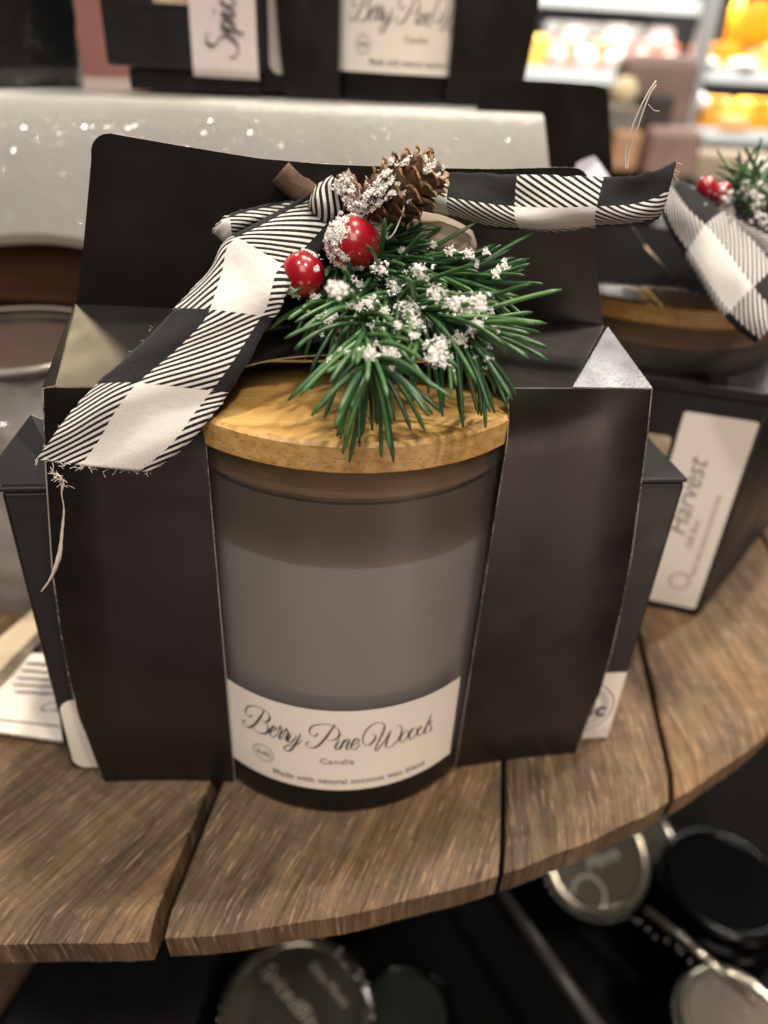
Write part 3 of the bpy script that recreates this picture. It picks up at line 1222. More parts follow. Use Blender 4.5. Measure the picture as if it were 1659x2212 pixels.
for side, u0, u1, lab in ((-1, -7.66, -4.75, 'black side box with a blank cream sticker on its lower corner, left of the candle'),
                          (1, 4.75, 7.92, 'black side box with part of a round emblem sticker, right of the candle')):
    bx = thing('product_box', lab, 'box', tuple(MAIN((u0 + u1) / 2, 2.9, 0)), 'boxes held in the front carrier')
    mb = MB()
    ctr = MAIN((u0 + u1) / 2, 3.05, 4.5)
    mb.box(ctr, (u1 - u0, 5.2, 8.8), math.radians(8.384))
    obj('body', mb, M_CARD2, bx, bevel=0.10)
    mb = MB()
    top = MAIN((u0 + u1) / 2, 3.05, 8.98)
    mb.box(top, (u1 - u0 + 0.03, 5.22, 0.12), math.radians(8.384))
    obj('lid_flap', mb, M_CARD2, bx, bevel=0.04)
    mb = MB()
    if side < 0:
        pts = rounded_rect(u0 + 0.10, 0.12, u0 + 1.9, 2.72, 0.38, (1, 0, 0, 1))
        mb.add([MAIN(a, 0.432, b) for a, b in pts], [tuple(range(len(pts)))])
        st = obj('sticker', mb, M_PAPER, bx)
        # raised tuck flap
        mb = MB()
        fl = [MAIN(-8.1, 0.55, 9.06), MAIN(-6.3, 0.55, 9.06), MAIN(-6.55, 1.25, 10.15), MAIN(-7.0, 1.3, 10.35), MAIN(-7.35, 1.1, 9.95)]
        mb.sheet(fl, (-0.2, -0.85, 0.4), 0.04)
        obj('tuck_flap', mb, [M_CARD2, M_EDGE], bx)
    else:
        pts = rounded_rect(u1 - 2.5, 0.10, u1 - 0.06, 2.78, 0.10, (0, 0, 0, 0))
        mb.add([MAIN(a, 0.432, b) for a, b in pts], [tuple(range(len(pts)))])
        st = obj('sticker', mb, M_PAPER, bx)
        mb = MB()
        ec, ez = u1 - 1.17, 1.42
        place(mb, ring_flat(ec, ez, 0.98, 0.035, 64), lambda x, y: MAIN(x, 0.424, y))
        V, F = text_flat('Aulic', 0.80, space=0.98, align='CENTER', bold=0.022)
        place(mb, shift((V, F), ec, ez - 0.36), lambda x, y: MAIN(x, 0.424, y))
        obj('round_emblem', mb, M_INK, st)
        mb = MB()
        place(mb, ring_flat(ec, ez, 0.74, 0.24, 64), lambda x, y: MAIN(x, 0.427, y))
        obj('emblem_wreath', mb, simple('pale_grey_print', (0.52, 0.49, 0.46), 0.5), st)

# =================================================================== ribbon
def ribbon_piece(name, rows, parent, fold=0.5, cols=14, width=2.4, per=7, phase=0.0, flip=1, wob=0.02, mat=None, rnd=(0.5, 0.5), wr=0.05, ab=(0.0, 1.0)):
    """rows: (P_left, P_mid, P_right, band) world points; returns object"""
    A = smooth_path([np.concatenate([r[0], r[1], r[2], [r[3]]]) for r in rows], per)
    mb = MB()
    V, F, UB, UC = [], [], [], []
    s = 0.0
    prev = None
    for i, a in enumerate(A):
        l, m_, r, band = a[0:3], a[3:6], a[6:9], a[9]
        if prev is not None:
            s += np.linalg.norm(m_ - prev)
        prev = m_
        for c in range(cols + 1):
            f = c / cols
            # two halves meeting at a crease, blended with a smooth arc
            if f < fold:
                t = f / fold
                p = l + (m_ - l) * t
            else:
                t = (f - fold) / (1 - fold)
                p = m_ + (r - m_) * t
            k = max(0.0, 1 - abs(f - fold) / 0.16)
            p = p + (((l + r) / 2) - m_) * 0.16 * k * k
            ctrl = (m_ - (1 - fold) ** 2 * l - fold ** 2 * r) / (2 * fold * (1 - fold))
            q = (1 - f) ** 2 * l + 2 * f * (1 - f) * ctrl + f * f * r
            rr = rnd[0] + (rnd[1] - rnd[0]) * i / (len(A) - 1)
            p = p * (1 - rr) + q * rr
            tw = (CAM - m_) / np.linalg.norm(CAM - m_)
            p = p + tw * wr * (math.sin(5.1 * f + 1.3 * s + phase * 9) * math.sin(1.7 * s + 2.0 * f) + 0.5 * math.sin(9 * f - 2.3 * s))
            jit = wob * random.uniform(-1, 1) if c in (0, cols) else 0.0
            d = (r - l); d = d / (np.linalg.norm(d) + 1e-9)
            p = p + d * jit
            V.append(p)
            UB.append((ab[0] + (ab[1] - ab[0]) * f, band))
            UC.append((f * width + phase, flip * s))
    n = cols + 1
    for i in range(len(A) - 1):
        for c in range(cols):
            F.append((i * n + c, i * n + c + 1, (i + 1) * n + c + 1, (i + 1) * n + c))
    mb.add(V, F)
    o = obj(name, mb, mat or M_RIB, parent, smooth=True)
    me = o.data
    for nm, U in (('band', UB), ('cm', UC)):
        uv = me.uv_layers.new(name=nm)
        for lp in me.loops:
            uv.data[lp.index].uv = U[lp.vertex_index]
    so = o.modifiers.new('cloth', 'SOLIDIFY')
    so.thickness = 0.022 * S
    so.offset = 0
    return o


def P(x, y, v):
    return MAIN.on_v(x, y, v)


bow = thing('ribbon', 'black and white check ribbon knotted on the front carrier, tails spreading both ways', 'ribbon', tuple(P(720, 440, 2.3)))
# left front tail, from the knot down over the roof and the front strip
rows = [
    (P(712, 398, 2.35), P(716, 402, 2.25), P(738, 466, 2.1), 3.62),
    (P(655, 432, 2.3), P(660, 434, 2.15), P(716, 506, 1.75), 3.38),
    (P(562, 488, 2.1), P(568, 484, 1.80), P(674, 566, 1.25), 3.14),
    (P(492, 535, 1.85), P(495, 524, 1.45), P(634, 602, 0.95), 2.93),
    (P(455, 582, 1.6), P(478, 582, 1.10), P(616, 640, 0.75), 2.5),
    (P(405, 635, 1.15), P(460, 642, 0.70), P(604, 672, 0.60), 2.14),
    (P(350, 697, 0.70), P(438, 694, 0.38), P(580, 704, 0.45), 1.86),
    (P(282, 765, 0.22), P(370, 762, -0.05), P(540, 775, 0.12), 1.42),
    (P(205, 832, -0.25), P(290, 828, -0.40), P(494, 850, -0.25), 0.99),
    (P(150, 895, -0.48), P(240, 892, -0.62), P(460, 895, -0.48), 0.65),
    (P(112, 945, -0.62), P(205, 956, -0.78), P(408, 957, -0.66), 0.30),
    (P(78, 992, -0.72), P(171, 1005, -0.90), P(330, 1020, -0.82), 0.02),
]
left_tail = ribbon_piece('ribbon_tail', rows, bow, fold=0.44, width=2.35, phase=0.0, flip=1, cols=20, rnd=(1.0, 0.15), wr=0.09)
# right tail, folded lengthwise
rows = [
    (P(885, 372, 2.2), P(880, 452, 2.05), P(890, 440, 2.35), 3.4),
    (P(960, 371, 2.15), P(955, 447, 1.80), P(962, 462, 2.25), 3.05),
    (P(1040, 374, 2.1), P(1030, 462, 1.62), P(1045, 490, 2.15), 2.60),
    (P(1115, 378, 2.05), P(1108, 472, 1.52), P(1125, 497, 2.08), 2.01),
    (P(1210, 380, 1.95), P(1195, 475, 1.42), P(1205, 499, 2.0), 1.55),
    (P(1306, 383, 1.85), P(1285, 470, 1.32), P(1290, 490, 1.9), 0.99),
    (P(1370, 380, 1.75), P(1360, 466, 1.28), P(1362, 486, 1.75), 0.55),
    (P(1425, 364, 1.65), P(1412, 452, 1.25), P(1412, 477, 1.6), 0.25),
    (P(1462, 348, 1.60), P(1440, 432, 1.25), P(1424, 470, 1.5), 0.05),
]
# on this tail band 1 and 3 are black warp rows
rows = [(a, b, c, d + 1.0) for a, b, c, d in rows]
right_tail = ribbon_piece('ribbon_tail', rows, bow, fold=0.62, width=2.35, phase=0.3, flip=-1, cols=20, rnd=(0.2, 0.2), wr=0.075)
# short back tail curling to the left
rows = [
    (P(742, 388, 2.45), P(730, 410, 2.3), P(722, 440, 2.45), 0.4),
    (P(690, 412, 2.45), P(668, 440, 2.2), P(655, 470, 2.4), 0.8),
    (P(610, 436, 2.4), P(588, 462, 2.1), P(570, 492, 2.3), 1.3),
    (P(530, 452, 2.3), P(528, 480, 1.95), P(520, 512, 2.15), 1.8),
    (P(482, 472, 2.1), P(488, 495, 1.80), P(496, 522, 2.0), 2.1),
    (P(458, 500, 2.2), P(470, 510, 2.05), P(484, 526, 2.15), 2.5),
    (P(470, 497, 2.5), P(478, 505, 2.45), P(492, 518, 2.45), 2.8),
]
ribbon_piece('ribbon_tail', rows, bow, fold=0.5, width=1.5, phase=0.1, ab=(0.36, 0.96))
# knot wrap
rows = []
kc = P(712, 432, 2.12)
ax = P(742, 408, 2.12) - P(690, 470, 2.12)
ax /= np.linalg.norm(ax)
s1 = np.cross(ax, F_.v); s1 /= np.linalg.norm(s1)
s2 = np.cross(ax, s1)
for i in range(9):
    t = 2 * PI * i / 8
    rr = 0.33 + 0.03 * math.sin(3 * t)
    d = s1 * math.cos(t) * rr + s2 * math.sin(t) * rr
    rows.append((kc + d * 0.75 - ax * 0.38, kc + d * 1.12, kc + d * 0.8 + ax * 0.36, 1.02 + i * 0.115))
ribbon_piece('knot', rows, bow, fold=0.5, width=0.9, phase=0.0, ab=(0.47, 0.88))
# frayed threads
mb = MB()
fr = [P(122, 1022, -0.86), P(137, 1040, -0.9), P(133, 1065, -0.88), P(138, 1100, -0.86), P(134, 1150, -0.84), P(128, 1200, -0.83), P(112, 1245, -0.84), P(90, 1277, -0.84)]
fp = smooth_path(fr, 6)
mb.tube(fp, [0.022 + 0.030 * math.exp(-((i / len(fp) - 0.75) / 0.22) ** 2) + 0.006 * math.sin(i * 2.1) for i in range(len(fp))], 7, flat=0.5)
obj('loose_thread', mb, M_THREAD, bow, smooth=True)
mb = MB()
for off in (0, 9):
    fr = [P(1352 + off * 0.3, 366, 1.72), P(1350 + off, 330, 1.75), P(1362 + off * 1.4, 285, 1.7), P(1382 + off, 235, 1.7), P(1400 + off * 0.6, 200, 1.75), P(1417, 175 + off, 1.8)]
    mb.tube(smooth_path(fr, 6), 0.017, 6)
fr = [P(1400, 225, 1.7), P(1412, 238, 1.75), P(1424, 240, 1.8)]
mb.tube(smooth_path(fr, 5), 0.008, 5)
obj('loose_thread', mb, M_THREAD, bow, smooth=True)
# fuzz along cut ends
mb = MB()


def fuzz(p, q, n, ln, spread=0.03, rad=0.006):
    for _ in range(n):
        t = random.random()
        a = p + (q - p) * t + rng.normal(0, spread, 3)
        d = rng.normal(0, 1, 3); d[2] -= 0.5
        d /= np.linalg.norm(d)
        l = ln * random.uniform(0.3, 1.0)
        b = a + d * l * 0.5 + rng.normal(0, 0.02, 3)
        mb.tube([a, b, b + d * l * 0.4 + rng.normal(0, 0.04, 3)], rad, 4)


fuzz(P(78, 992, -0.72), P(178, 1010, -0.9), 22, 0.14)
fuzz(P(178, 1010, -0.9), P(330, 1020, -0.8), 26, 0.16)
fuzz(P(120, 1020, -0.86), P(138, 1050, -0.88), 26, 0.14, 0.03)
fuzz(P(345, 692, 0.7), P(78, 992, -0.72), 14, 0.05, 0.008, 0.003)
fuzz(P(640, 440, 2.15), P(345, 692, 0.7), 10, 0.05, 0.008, 0.003)
obj('frayed_fuzz', mb, M_THREAD, left_tail)
mb = MB()
fuzz(P(1462, 348, 1.6), P(1425, 470, 1.5), 30, 0.12)
obj('frayed_fuzz', mb, M_THREAD, right_tail)

# =================================================================== the pine pick
pick = thing('pine_pick', 'artificial pine sprig with small cone and two red berries dusted with white snow', 'decoration', tuple(P(740, 540, 2.0)))


def bez(pts, per=10):
    return smooth_path(pts, per)


needle_mb = MB()
twig_mb = MB()
G = np.array([0, 0, -1.0])


def needle(p, d, L, bend, rad=0.062, tone=0.5):
    """a soft plastic needle that starts along d and bends towards `bend`"""
    pts, rr = [], []
    n = 12
    q = p.copy()
    dd = d.copy()
    for i in range(n + 1):
        t = i / n
        pts.append(q.copy())
        r = rad * (0.80 + 0.28 * min(1, t * 3)) * (1 - 0.22 * t) * (1.0 if t < 0.90 else math.sqrt(max(0.12, 1 - ((t - 0.90) / 0.105) ** 2)))
        rr.append(max(r, 0.006))
        dd = dd + bend * (1.0 / n)
        dd /= np.linalg.norm(dd)
        q = q + dd * (L / n)
    needle_mb.tube(pts, rr, 7, a=tone, flat=0.9)
    return pts


def sprig(path, n, Lr, spread, first=0.1, droop=0.5, tipstar=10, mask=None):
    C_ = bez(path, 10)
    twig_mb.tube(C_, [0.075 * (1 - 0.5 * i / len(C_)) for i in range(len(C_))], 7)
    m = len(C_)
    ga = PI * (3 - math.sqrt(5))
    for k in range(n):
        f = first + (1 - first) * (k + random.random() * 0.6) / n
        i = min(int(f * (m - 1)), m - 2)
        p = C_[i] + (C_[i + 1] - C_[i]) * ((f * (m - 1)) - i)
        t = C_[i + 1] - C_[i]; t = t / np.linalg.norm(t)
        a = np.cross(t, [0.2, 0.1, 1.0]); a /= np.linalg.norm(a)
        b = np.cross(t, a)
        ph = k * ga + random.uniform(-0.3, 0.3)
        ang = math.radians(random.uniform(*spread))
        rd = a * math.cos(ph) + b * math.sin(ph)
        d = t * math.cos(ang) + rd * math.sin(ang)
        L = random.uniform(*Lr) * (1.0 if f < 0.8 else 0.92)
        bend = -rd * random.uniform(-0.5, 0.15) + G * droop * random.uniform(0.6, 1.4) + rng.normal(0, 0.12, 3)
        needle(p, d, L, bend, random.uniform(0.046, 0.058), min(1, max(0, random.gauss(0.5, 0.2))))
    tt = C_[-1] - C_[-3]; tt /= np.linalg.norm(tt)
    a = np.cross(tt, [0.2, 0.1, 1.0]); a /= np.linalg.norm(a)
    b = np.cross(tt, a)
    for k in range(tipstar):
        ph = 2 * PI * k / tipstar + random.uniform(-0.2, 0.2)
        rd = a * math.cos(ph) + b * math.sin(ph)
        ang = math.radians(random.uniform(22, 62))
        needle(C_[-1] - tt * random.uniform(0, 0.25), tt * math.cos(ang) + rd * math.sin(ang), random.uniform(*Lr), G * droop * random.uniform(0.5, 1.3) + rd * 0.2 + rng.normal(0, 0.1, 3), random.uniform(0.048, 0.058), min(1, max(0, random.gauss(0.6, 0.2))))


def Z(x, y, z):
    return on_z(x, y, z)


random.seed(SEED_SPRIG)
rng = np.random.default_rng(SEED_SPRIG)
hub = P(745, 545, 2.0)
sprig([hub, P(800, 600, 1.5), Z(905, 665, 13.35), Z(1000, 712, 13.05)], 100, (1.5, 2.15), (24, 56), 0.08, 0.55, 16)
sprig([hub, P(765, 620, 1.25), Z(785, 705, 13.1), Z(802, 785, 12.75)], 78, (1.35, 1.95), (26, 64), 0.12, 0.85, 15)
sprig([hub, P(830, 560, 1.9), P(930, 590, 1.6), P(1020, 612, 1.35)], 76, (1.25, 1.9), (18, 46), 0.12, 0.30, 9)
sprig([hub, P(725, 600, 1.6), P(700, 660, 1.1)], 26, (1.0, 1.5), (35, 70), 0.2, 0.8, 6)
sprig([hub, P(810, 535, 2.1), P(860, 525, 2.1)], 22, (0.7, 1.2), (18, 45), 0.2, 0.1, 4)
needles = obj('needle', needle_mb, M_NEEDLE, pick, smooth=True, attr=True)
needles.name = 'needles'
obj('twig', twig_mb, M_TWIG, pick, smooth=True)

# ---- pine cone
cone_mb = MB()
cb = P(800, 446, 1.75); ct = P(956, 358, 1.20)
cax = ct - cb; CL = np.linalg.norm(cax); cax /= CL
ca = np.cross(cax, [0, 0, 1.0]); ca /= np.linalg.norm(ca)
cb2 = np.cross(cax, ca)
core = [cb + cax * CL * t for t in (0, 0.2, 0.5, 0.8, 0.98)]
cone_mb.tube(core, [0.26, 0.40, 0.42, 0.32, 0.12], 10, a=0.0)
ga = PI * (3 - math.sqrt(5))
NS = 46
for k in range(NS):
    f = k / NS
    p0 = cb + cax * CL * (-0.12 + 0.92 * f)
    ph = k * ga
    rd = ca * math.cos(ph) + cb2 * math.sin(ph)
    side = np.cross(cax, rd)
    R0 = 0.60 * math.sin(PI * (0.16 + 0.68 * f)) ** 0.8
    ln = 0.36 + 0.12 * math.sin(PI * (0.15 + 0.7 * f))
    wd = 0.45 + 0.06 * random.random()
    ang0 = math.radians(17 - 20 * max(0, f - 0.5))
    V, F = [], []
    nu, nv = 9, 6
    for lay in (0, 1):
        for i in range(nu):
            s_ = i / (nu - 1)
            # grows outward then curls up at the lip
            ang = ang0 + 0.30 * s_ ** 3
            d = cax * math.cos(ang) + rd * math.sin(ang)
            c0 = p0 + d * ln * s_ + rd * (0.50 * math.sin(PI * (0.20 + 0.66 * f)) ** 0.8 - 0.13 + 0.04 * s_)
            w = wd * (0.5 + 0.6 * s_) * math.sqrt(max(0.10, 1 - max(0, (s_ - 0.6) / 0.42) ** 2))
            for j in range(nv):
                t = -1 + 2 * j / (nv - 1)
                nn = np.cross(side, d)
                q = c0 + side * t * w * 0.5 - d * 0.03 * t * t * (1 + s_) + nn * (0.07 * t * t) * -1 + nn * (0.075 * lay * (1 - 0.3 * s_))
                q = q + rng.normal(0, 0.006, 3)
                V.append(q)
    for lay in (0, 1):
        o_ = lay * nu * nv
        for i in range(nu - 1):
            for j in range(nv - 1):
                F.append((o_ + i * nv + j, o_ + i * nv + j + 1, o_ + (i + 1) * nv + j + 1, o_ + (i + 1) * nv + j))
    o_ = nu * nv
    for i in range(nu - 1):
        for j in (0, nv - 1):
            F.append((i * nv + j, (i + 1) * nv + j, o_ + (i + 1) * nv + j, o_ + i * nv + j))
    for j in range(nv - 1):
        F.append(((nu - 1) * nv + j, (nu - 1) * nv + j + 1, o_ + (nu - 1) * nv + j + 1, o_ + (nu - 1) * nv + j))
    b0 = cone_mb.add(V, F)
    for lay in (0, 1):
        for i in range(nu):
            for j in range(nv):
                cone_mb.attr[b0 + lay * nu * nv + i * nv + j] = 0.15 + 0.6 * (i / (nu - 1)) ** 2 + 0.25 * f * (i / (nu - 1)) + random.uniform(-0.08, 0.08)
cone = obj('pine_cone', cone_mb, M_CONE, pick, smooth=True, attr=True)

# a stubby broken cone piece next to the knot
mb = MB()
sb = [P(742, 385, 1.9), P(750, 398, 1.75), P(762, 425, 1.7), P(778, 455, 1.7)]
mb.tube(smooth_path(sb, 4), [0.10, 0.16, 0.2, 0.22, 0.22, 0.24, 0.24, 0.22, 0.2, 0.2, 0.18, 0.16, 0.1], 9, a=0.6)
mb.v = [tuple(np.array(p) + rng.normal(0, 0.02, 3)) for p in mb.v]
obj('cone_stub', mb, M_CONE, pick, attr=True)

# the stick behind the knot: bark at one end, pale cut wood at the other
mb = MB()
mb.tube(smooth_path([P(606, 372, 2.55), P(640, 405, 2.5), P(690, 440, 2.45), P(760, 465, 2.4)], 5), [0.26] * 6 + [0.3] * 10, 14)
obj('bark_stick', mb, M_STEM, pick, smooth=True)
mb = MB()
mb.tube(smooth_path([P(880, 498, 2.5), P(935, 508, 2.45), P(985, 530, 2.4), P(1012, 558, 2.35)], 5), [0.42] * 5 + [0.44] * 7 + [0.38, 0.34, 0.28, 0.12], 16)
obj('pale_stick', mb, M_TAN, pick, smooth=True)

# ---- berries
berries = []
for (x, y, v, r) in ((762, 528, 1.20, 0.53), (654, 593, 1.30, 0.46)):
    c = P(x, y, v)
    mb = MB()
    mb.ball(c, r, 48, 28, fn=lambda d: 1 + 0.012 * math.sin(5 * d[0] + 2 * d[2]))
    berries.append((obj('berry', mb, M_BERRY, pick, smooth=True), c, r))

# ---- snow
snow_mb = MB()


def flake(c, size, out, n=None, mb=None):
    mb = mb or snow_mb
    out = np.array(out, float); out /= np.linalg.norm(out)
    a = np.cross(out, [0.3, 0.2, 0.9]); a /= np.linalg.norm(a)
    b = np.cross(out, a)
    # crumpled core lumps
    for _ in range(4 + int(size * 16)):
        o_ = c + (a * random.gauss(0, 0.30) + b * random.gauss(0, 0.26)) * size + out * abs(random.gauss(0, 0.12)) * size
        r = size * random.uniform(0.10, 0.21)
        nu, nv = 7, 4
        V, F = [], []
        for j in range(nv + 1):
            p_ = PI * j / nv
            for i in range(nu):
                t = 2 * PI * i / nu
                d = a * math.sin(p_) * math.cos(t) + b * math.sin(p_) * math.sin(t) + out * math.cos(p_) * 0.7
                V.append(o_ + d * r * random.uniform(0.3, 1.5))
        for j in range(nv):
            for i in range(nu):
                F.append((j * nu + i, (j + 1) * nu + i, (j + 1) * nu + (i + 1) % nu, j * nu + (i + 1) % nu))
        mb.add(V, F)
    for _ in range(n or int(34 + size * 170)):
        o_ = c + (a * random.gauss(0, 0.28) + b * random.gauss(0, 0.25)) * size
        d = a * random.gauss(0, 1) + b * random.gauss(0, 1) + out * random.uniform(-0.1, 0.9)
        d /= np.linalg.norm(d)
        L = size * random.uniform(0.10, 0.36)
        w = random.uniform(0.010, 0.028)
        sd = np.cross(d, out + rng.normal(0, 0.4, 3)); sd /= np.linalg.norm(sd) + 1e-9
        p1 = o_ + d * L * 0.5 + rng.normal(0, 0.05 * size, 3)
        p2 = o_ + d * L + rng.normal(0, 0.09 * size, 3)
        mb.add([o_ - sd * w, o_ + sd * w, p1 + sd * w * 0.8, p1 - sd * w * 0.7, p2], [(0, 1, 2, 3), (3, 2, 4)])


dg = bpy.context.evaluated_depsgraph_get()
dg.update()
bv = BVHTree.FromPolygons([Vector(p) for p in needle_mb.v], needle_mb.f)


def hit(x, y, tree=None):
    d = Vector(ray(x, y)).normalized()
    h = (tree or bv).ray_cast(Vector(CAM), d)
    return None if h[0] is None else np.array(h[0])


FL = [(692, 632, .30), (730, 628, .25), (775, 615, .2), (772, 660, .16), (800, 655, .22), (820, 640, .14), (830, 672, .14), (855, 620, .22), (885, 668, .30), (900, 702, .22), (910, 588, .26), (945, 635, .26), (955, 650, .22), (1010, 672, .42), (985, 655, .26), (1035, 655, .26), (1030, 700, .2), (940, 765, .32), (955, 740, .28), (965, 782, .22), (995, 732, .24), (845, 762, .26), (795, 765, .22), (775, 760, .18), (760, 712, .2), (822, 706, .14), (710, 690, .16), (720, 680, .14), (1082, 572, .24), (1072, 590, .14), (870, 542, .16), (890, 548, .14), (935, 530, .14), (975, 545, .2), (1012, 548, .18), (820, 578, .22), (815, 605, .16), (680, 645, .18), (1050, 545, .12), (860, 702, .12), (1020, 712, .16), (905, 600, .14), (600, 668, .12), (895, 725, .12)]
for x, y, s_ in FL:
    h = None
    for dx, dy in ((0, 0), (6, 8), (-8, 4), (4, -9), (-5, -8), (12, 0), (0, 14), (-14, 0)):
        h = hit(x + dx, y + dy)
        if h is not None:
            break
    if h is None:
        continue
    tw = CAM - h
    flake(h + tw / np.linalg.norm(tw) * 0.07, s_ * 1.02, tw + np.array([0, 0, 6.0]))
for _ in range(60):
    x, y = random.uniform(640, 1090), random.uniform(560, 800)
    h = hit(x, y)
    if h is not None:
        tw = CAM - h
        flake(h + tw / np.linalg.norm(tw) * 0.03, random.uniform(0.06, 0.13), tw, 9)
# berry snow: crust on the left cheek and foot of the big berry
for bi, (o_, c, r) in enumerate(berries):
    tw = (CAM - c); tw /= np.linalg.norm(tw)
    lf = -RT
    upv = UP
    if bi == 0:
        spots = [(-0.75, 0.55, .22), (-0.45, 0.78, .22), (-0.1, 0.95, .2), (-0.92, 0.2, .24), (-0.95, -0.2, .22), (-0.8, -0.5, .2), (-0.5, -0.82, .2), (-0.4, 0.5, .26), (-0.55, 0.35, .26), (-0.30, 0.35, .2), (-0.62, 0.12, .22), (-0.66, -0.15, .18), (-0.36, -0.52, .15), (-0.25, -0.62, .12), (-0.1, -0.98, .16), (0.35, -0.96, .14), (-0.7, 0.75, .2), (-0.98, 0.42, .22), (0.2, 0.93, .12), (-0.25, 0.72, .2), (-0.68, 0.36, .24), (-0.15, 0.42, .10), (-0.5, -0.35, .12)]
    else:
        spots = [(0.1, 0.97, .2), (0.45, 0.80, .18), (0.3, 0.9, .16), (0.6, 0.25, .13), (-0.55, -0.75, .24), (-0.4, -0.9, .22)]
    for a_, b_, s_ in spots:
        zz = 1 - a_ * a_ - b_ * b_
        d = RT * a_ + UP * b_ + tw * math.sqrt(max(zz, 0.02))
        d /= np.linalg.norm(d)
        flake(c + d * r * 0.985, s_ * 0.95, d)
# cone snow: upper left half
cbv = BVHTree.FromPolygons([Vector(p) for p in cone_mb.v], cone_mb.f)
for x, y, s_ in [(800, 415, .26), (815, 395, .26), (835, 375, .24), (855, 360, .22), (790, 435, .26), (805, 450, .2), (825, 410, .26), (842, 392, .2), (850, 415, .22), (868, 418, .18), (875, 350, .2), (900, 340, .2), (920, 345, .2), (935, 355, .18), (925, 365, .2), (945, 380, .12), (960, 400, .14), (790, 455, .2), (820, 435, .2), (858, 398, .18), (972, 392, .12), (845, 350, .16), (955, 365, .1), (885, 432, .1)]:
    h = hit(x, y, cbv)
    if h is None:
        continue
    tw = CAM - h; tw /= np.linalg.norm(tw)
    flake(h + tw * 0.03, s_ * 1.05, tw * 0.6 + UP * 0.6 - RT * 0.5)
for x, y, s_ in [(748, 388, .2), (745, 405, .26), (755, 422, .28), (765, 440, .24), (775, 455, .2), (790, 462, .22), (770, 470, .18), (800, 475, .2), (820, 490, .2), (830, 505, .16), (735, 400, .2)]:
    h = P(x, y, 1.55)
    flake(h, s_ * 1.1, CAM - h)
# a hanging snow string from the cone
mb2 = smooth_path([P(868, 425, 1.1), P(872, 450, 1.0), P(862, 480, 1.0), P(850, 505, 1.0), P(840, 515, 1.05)], 5)
snow_mb.tube(mb2, 0.014, 5)
obj('snow_dusting', snow_mb, M_SNOW, pick)

random.seed(5)
rng = np.random.default_rng(5)
# =================================================================== white riser behind
mb = MB()
NX, NY = 60, 6
x0, x1 = -17.0, 5.75
yf, yb = 12.0, 30.0
ztop = lambda x: 15.55 + 0.016 * (x + 12)
prof = []          # front face profile from back-top over the front to the underside
V, F = [], []


def riser_section(x):
    f = (x - x0) / (x1 - x0)
    zb = 10.25 + 0.14 * math.sin(x * 0.9 + 0.2) * (1 if x < -8 else 0.2)
    zt = ztop(x)
    return [(yb, zt), (yf + 0.35, zt), (yf + 0.10, zt - 0.08), (yf, zt - 0.35), (yf - 0.03, (zt + zb) / 2 + 1), (yf - 0.05, (zt + zb) / 2 - 1), (yf - 0.02, zb + 0.5), (yf + 0.18, zb + 0.1), (yf + 0.6, zb), (yb, zb)]


for i in range(NX + 1):
    f = i / NX
    x = x0 + (x1 - x0) * f
    sec = riser_section(x)
    zt = sec[0][1]
    for y, z in sec:
        xx = x + (0.28 * (zt - z) if i == NX else 0)
        V.append((xx, y, z))
k = 10
for i in range(NX):
    for j in range(k - 1):
        F.append((i * k + j, i * k + j + 1, (i + 1) * k + j + 1, (i + 1) * k + j))
F.append(tuple(reversed(range(k))))
F.append(tuple(NX * k + j for j in range(k)))
mb.add(V, F)
riser = obj('display_riser', mb, M_SLAB, angle=24, origin=(-5, 20, 10))
tag(riser, 'white glossy frosted riser slab with bubbly front behind the front carrier', 'riser')
mb = MB()
cl = [(random.uniform(-14, 5.5), random.uniform(10.8, 15.1)) for _ in range(16)] + [(random.uniform(-9, 5.2), random.uniform(14.0, 15.1)) for _ in range(14)] + [(random.uniform(-13.5, -8.5), random.uniform(11.2, 15.0)) for _ in range(14)]
for k in range(640):
    if k % 4:
        cx_, cz_ = random.choice(cl)
        bx_, bz_ = cx_ + random.gauss(0, 0.75), cz_ + random.gauss(0, 0.30)
    else:
        bx_, bz_ = random.uniform(-15, 5.5), random.uniform(10.6, 15.3)
    if not (-16 < bx_ < 5.5 and 10.8 < bz_ < 15.2):
        continue
    r_ = random.uniform(0.014, 0.036)
    c_ = np.array((bx_, yf - 0.03, bz_))
    # added glint: a flat facet tilted to mirror a lamp towards the viewer
    lp_ = np.array(random.choice([(-55, -60, 185), (70, -75, 190), (10, -150, 150)])) - c_
    vw_ = np.array((random.gauss(1, 1.5), -17, random.gauss(17.3, 1.5))) - c_
    nn = lp_ / np.linalg.norm(lp_) + vw_ / np.linalg.norm(vw_)
    nn = nn / np.linalg.norm(nn) + rng.normal(0, 0.045, 3)
    mb.lathe(c_ - nn * 0.06, [(r_ * 1.25, 0.0), (r_, 0.06)], 9, axis=tuple(nn))
obj('glint_facets', mb, simple('glint_resin', (0.62, 0.63, 0.59), 0.13, 1.0, coat=1.0), riser)  # glints put into the shape as lamp-facing facets
for x_ in (-9.0, 1.0):
    mb = MB(); mb.box((x_, 22, 5.1), (2.5, 8, 10.1))
    obj('foot', mb, simple('dark_foot', (0.03, 0.022, 0.016), 0.7), riser, bevel=0.1)

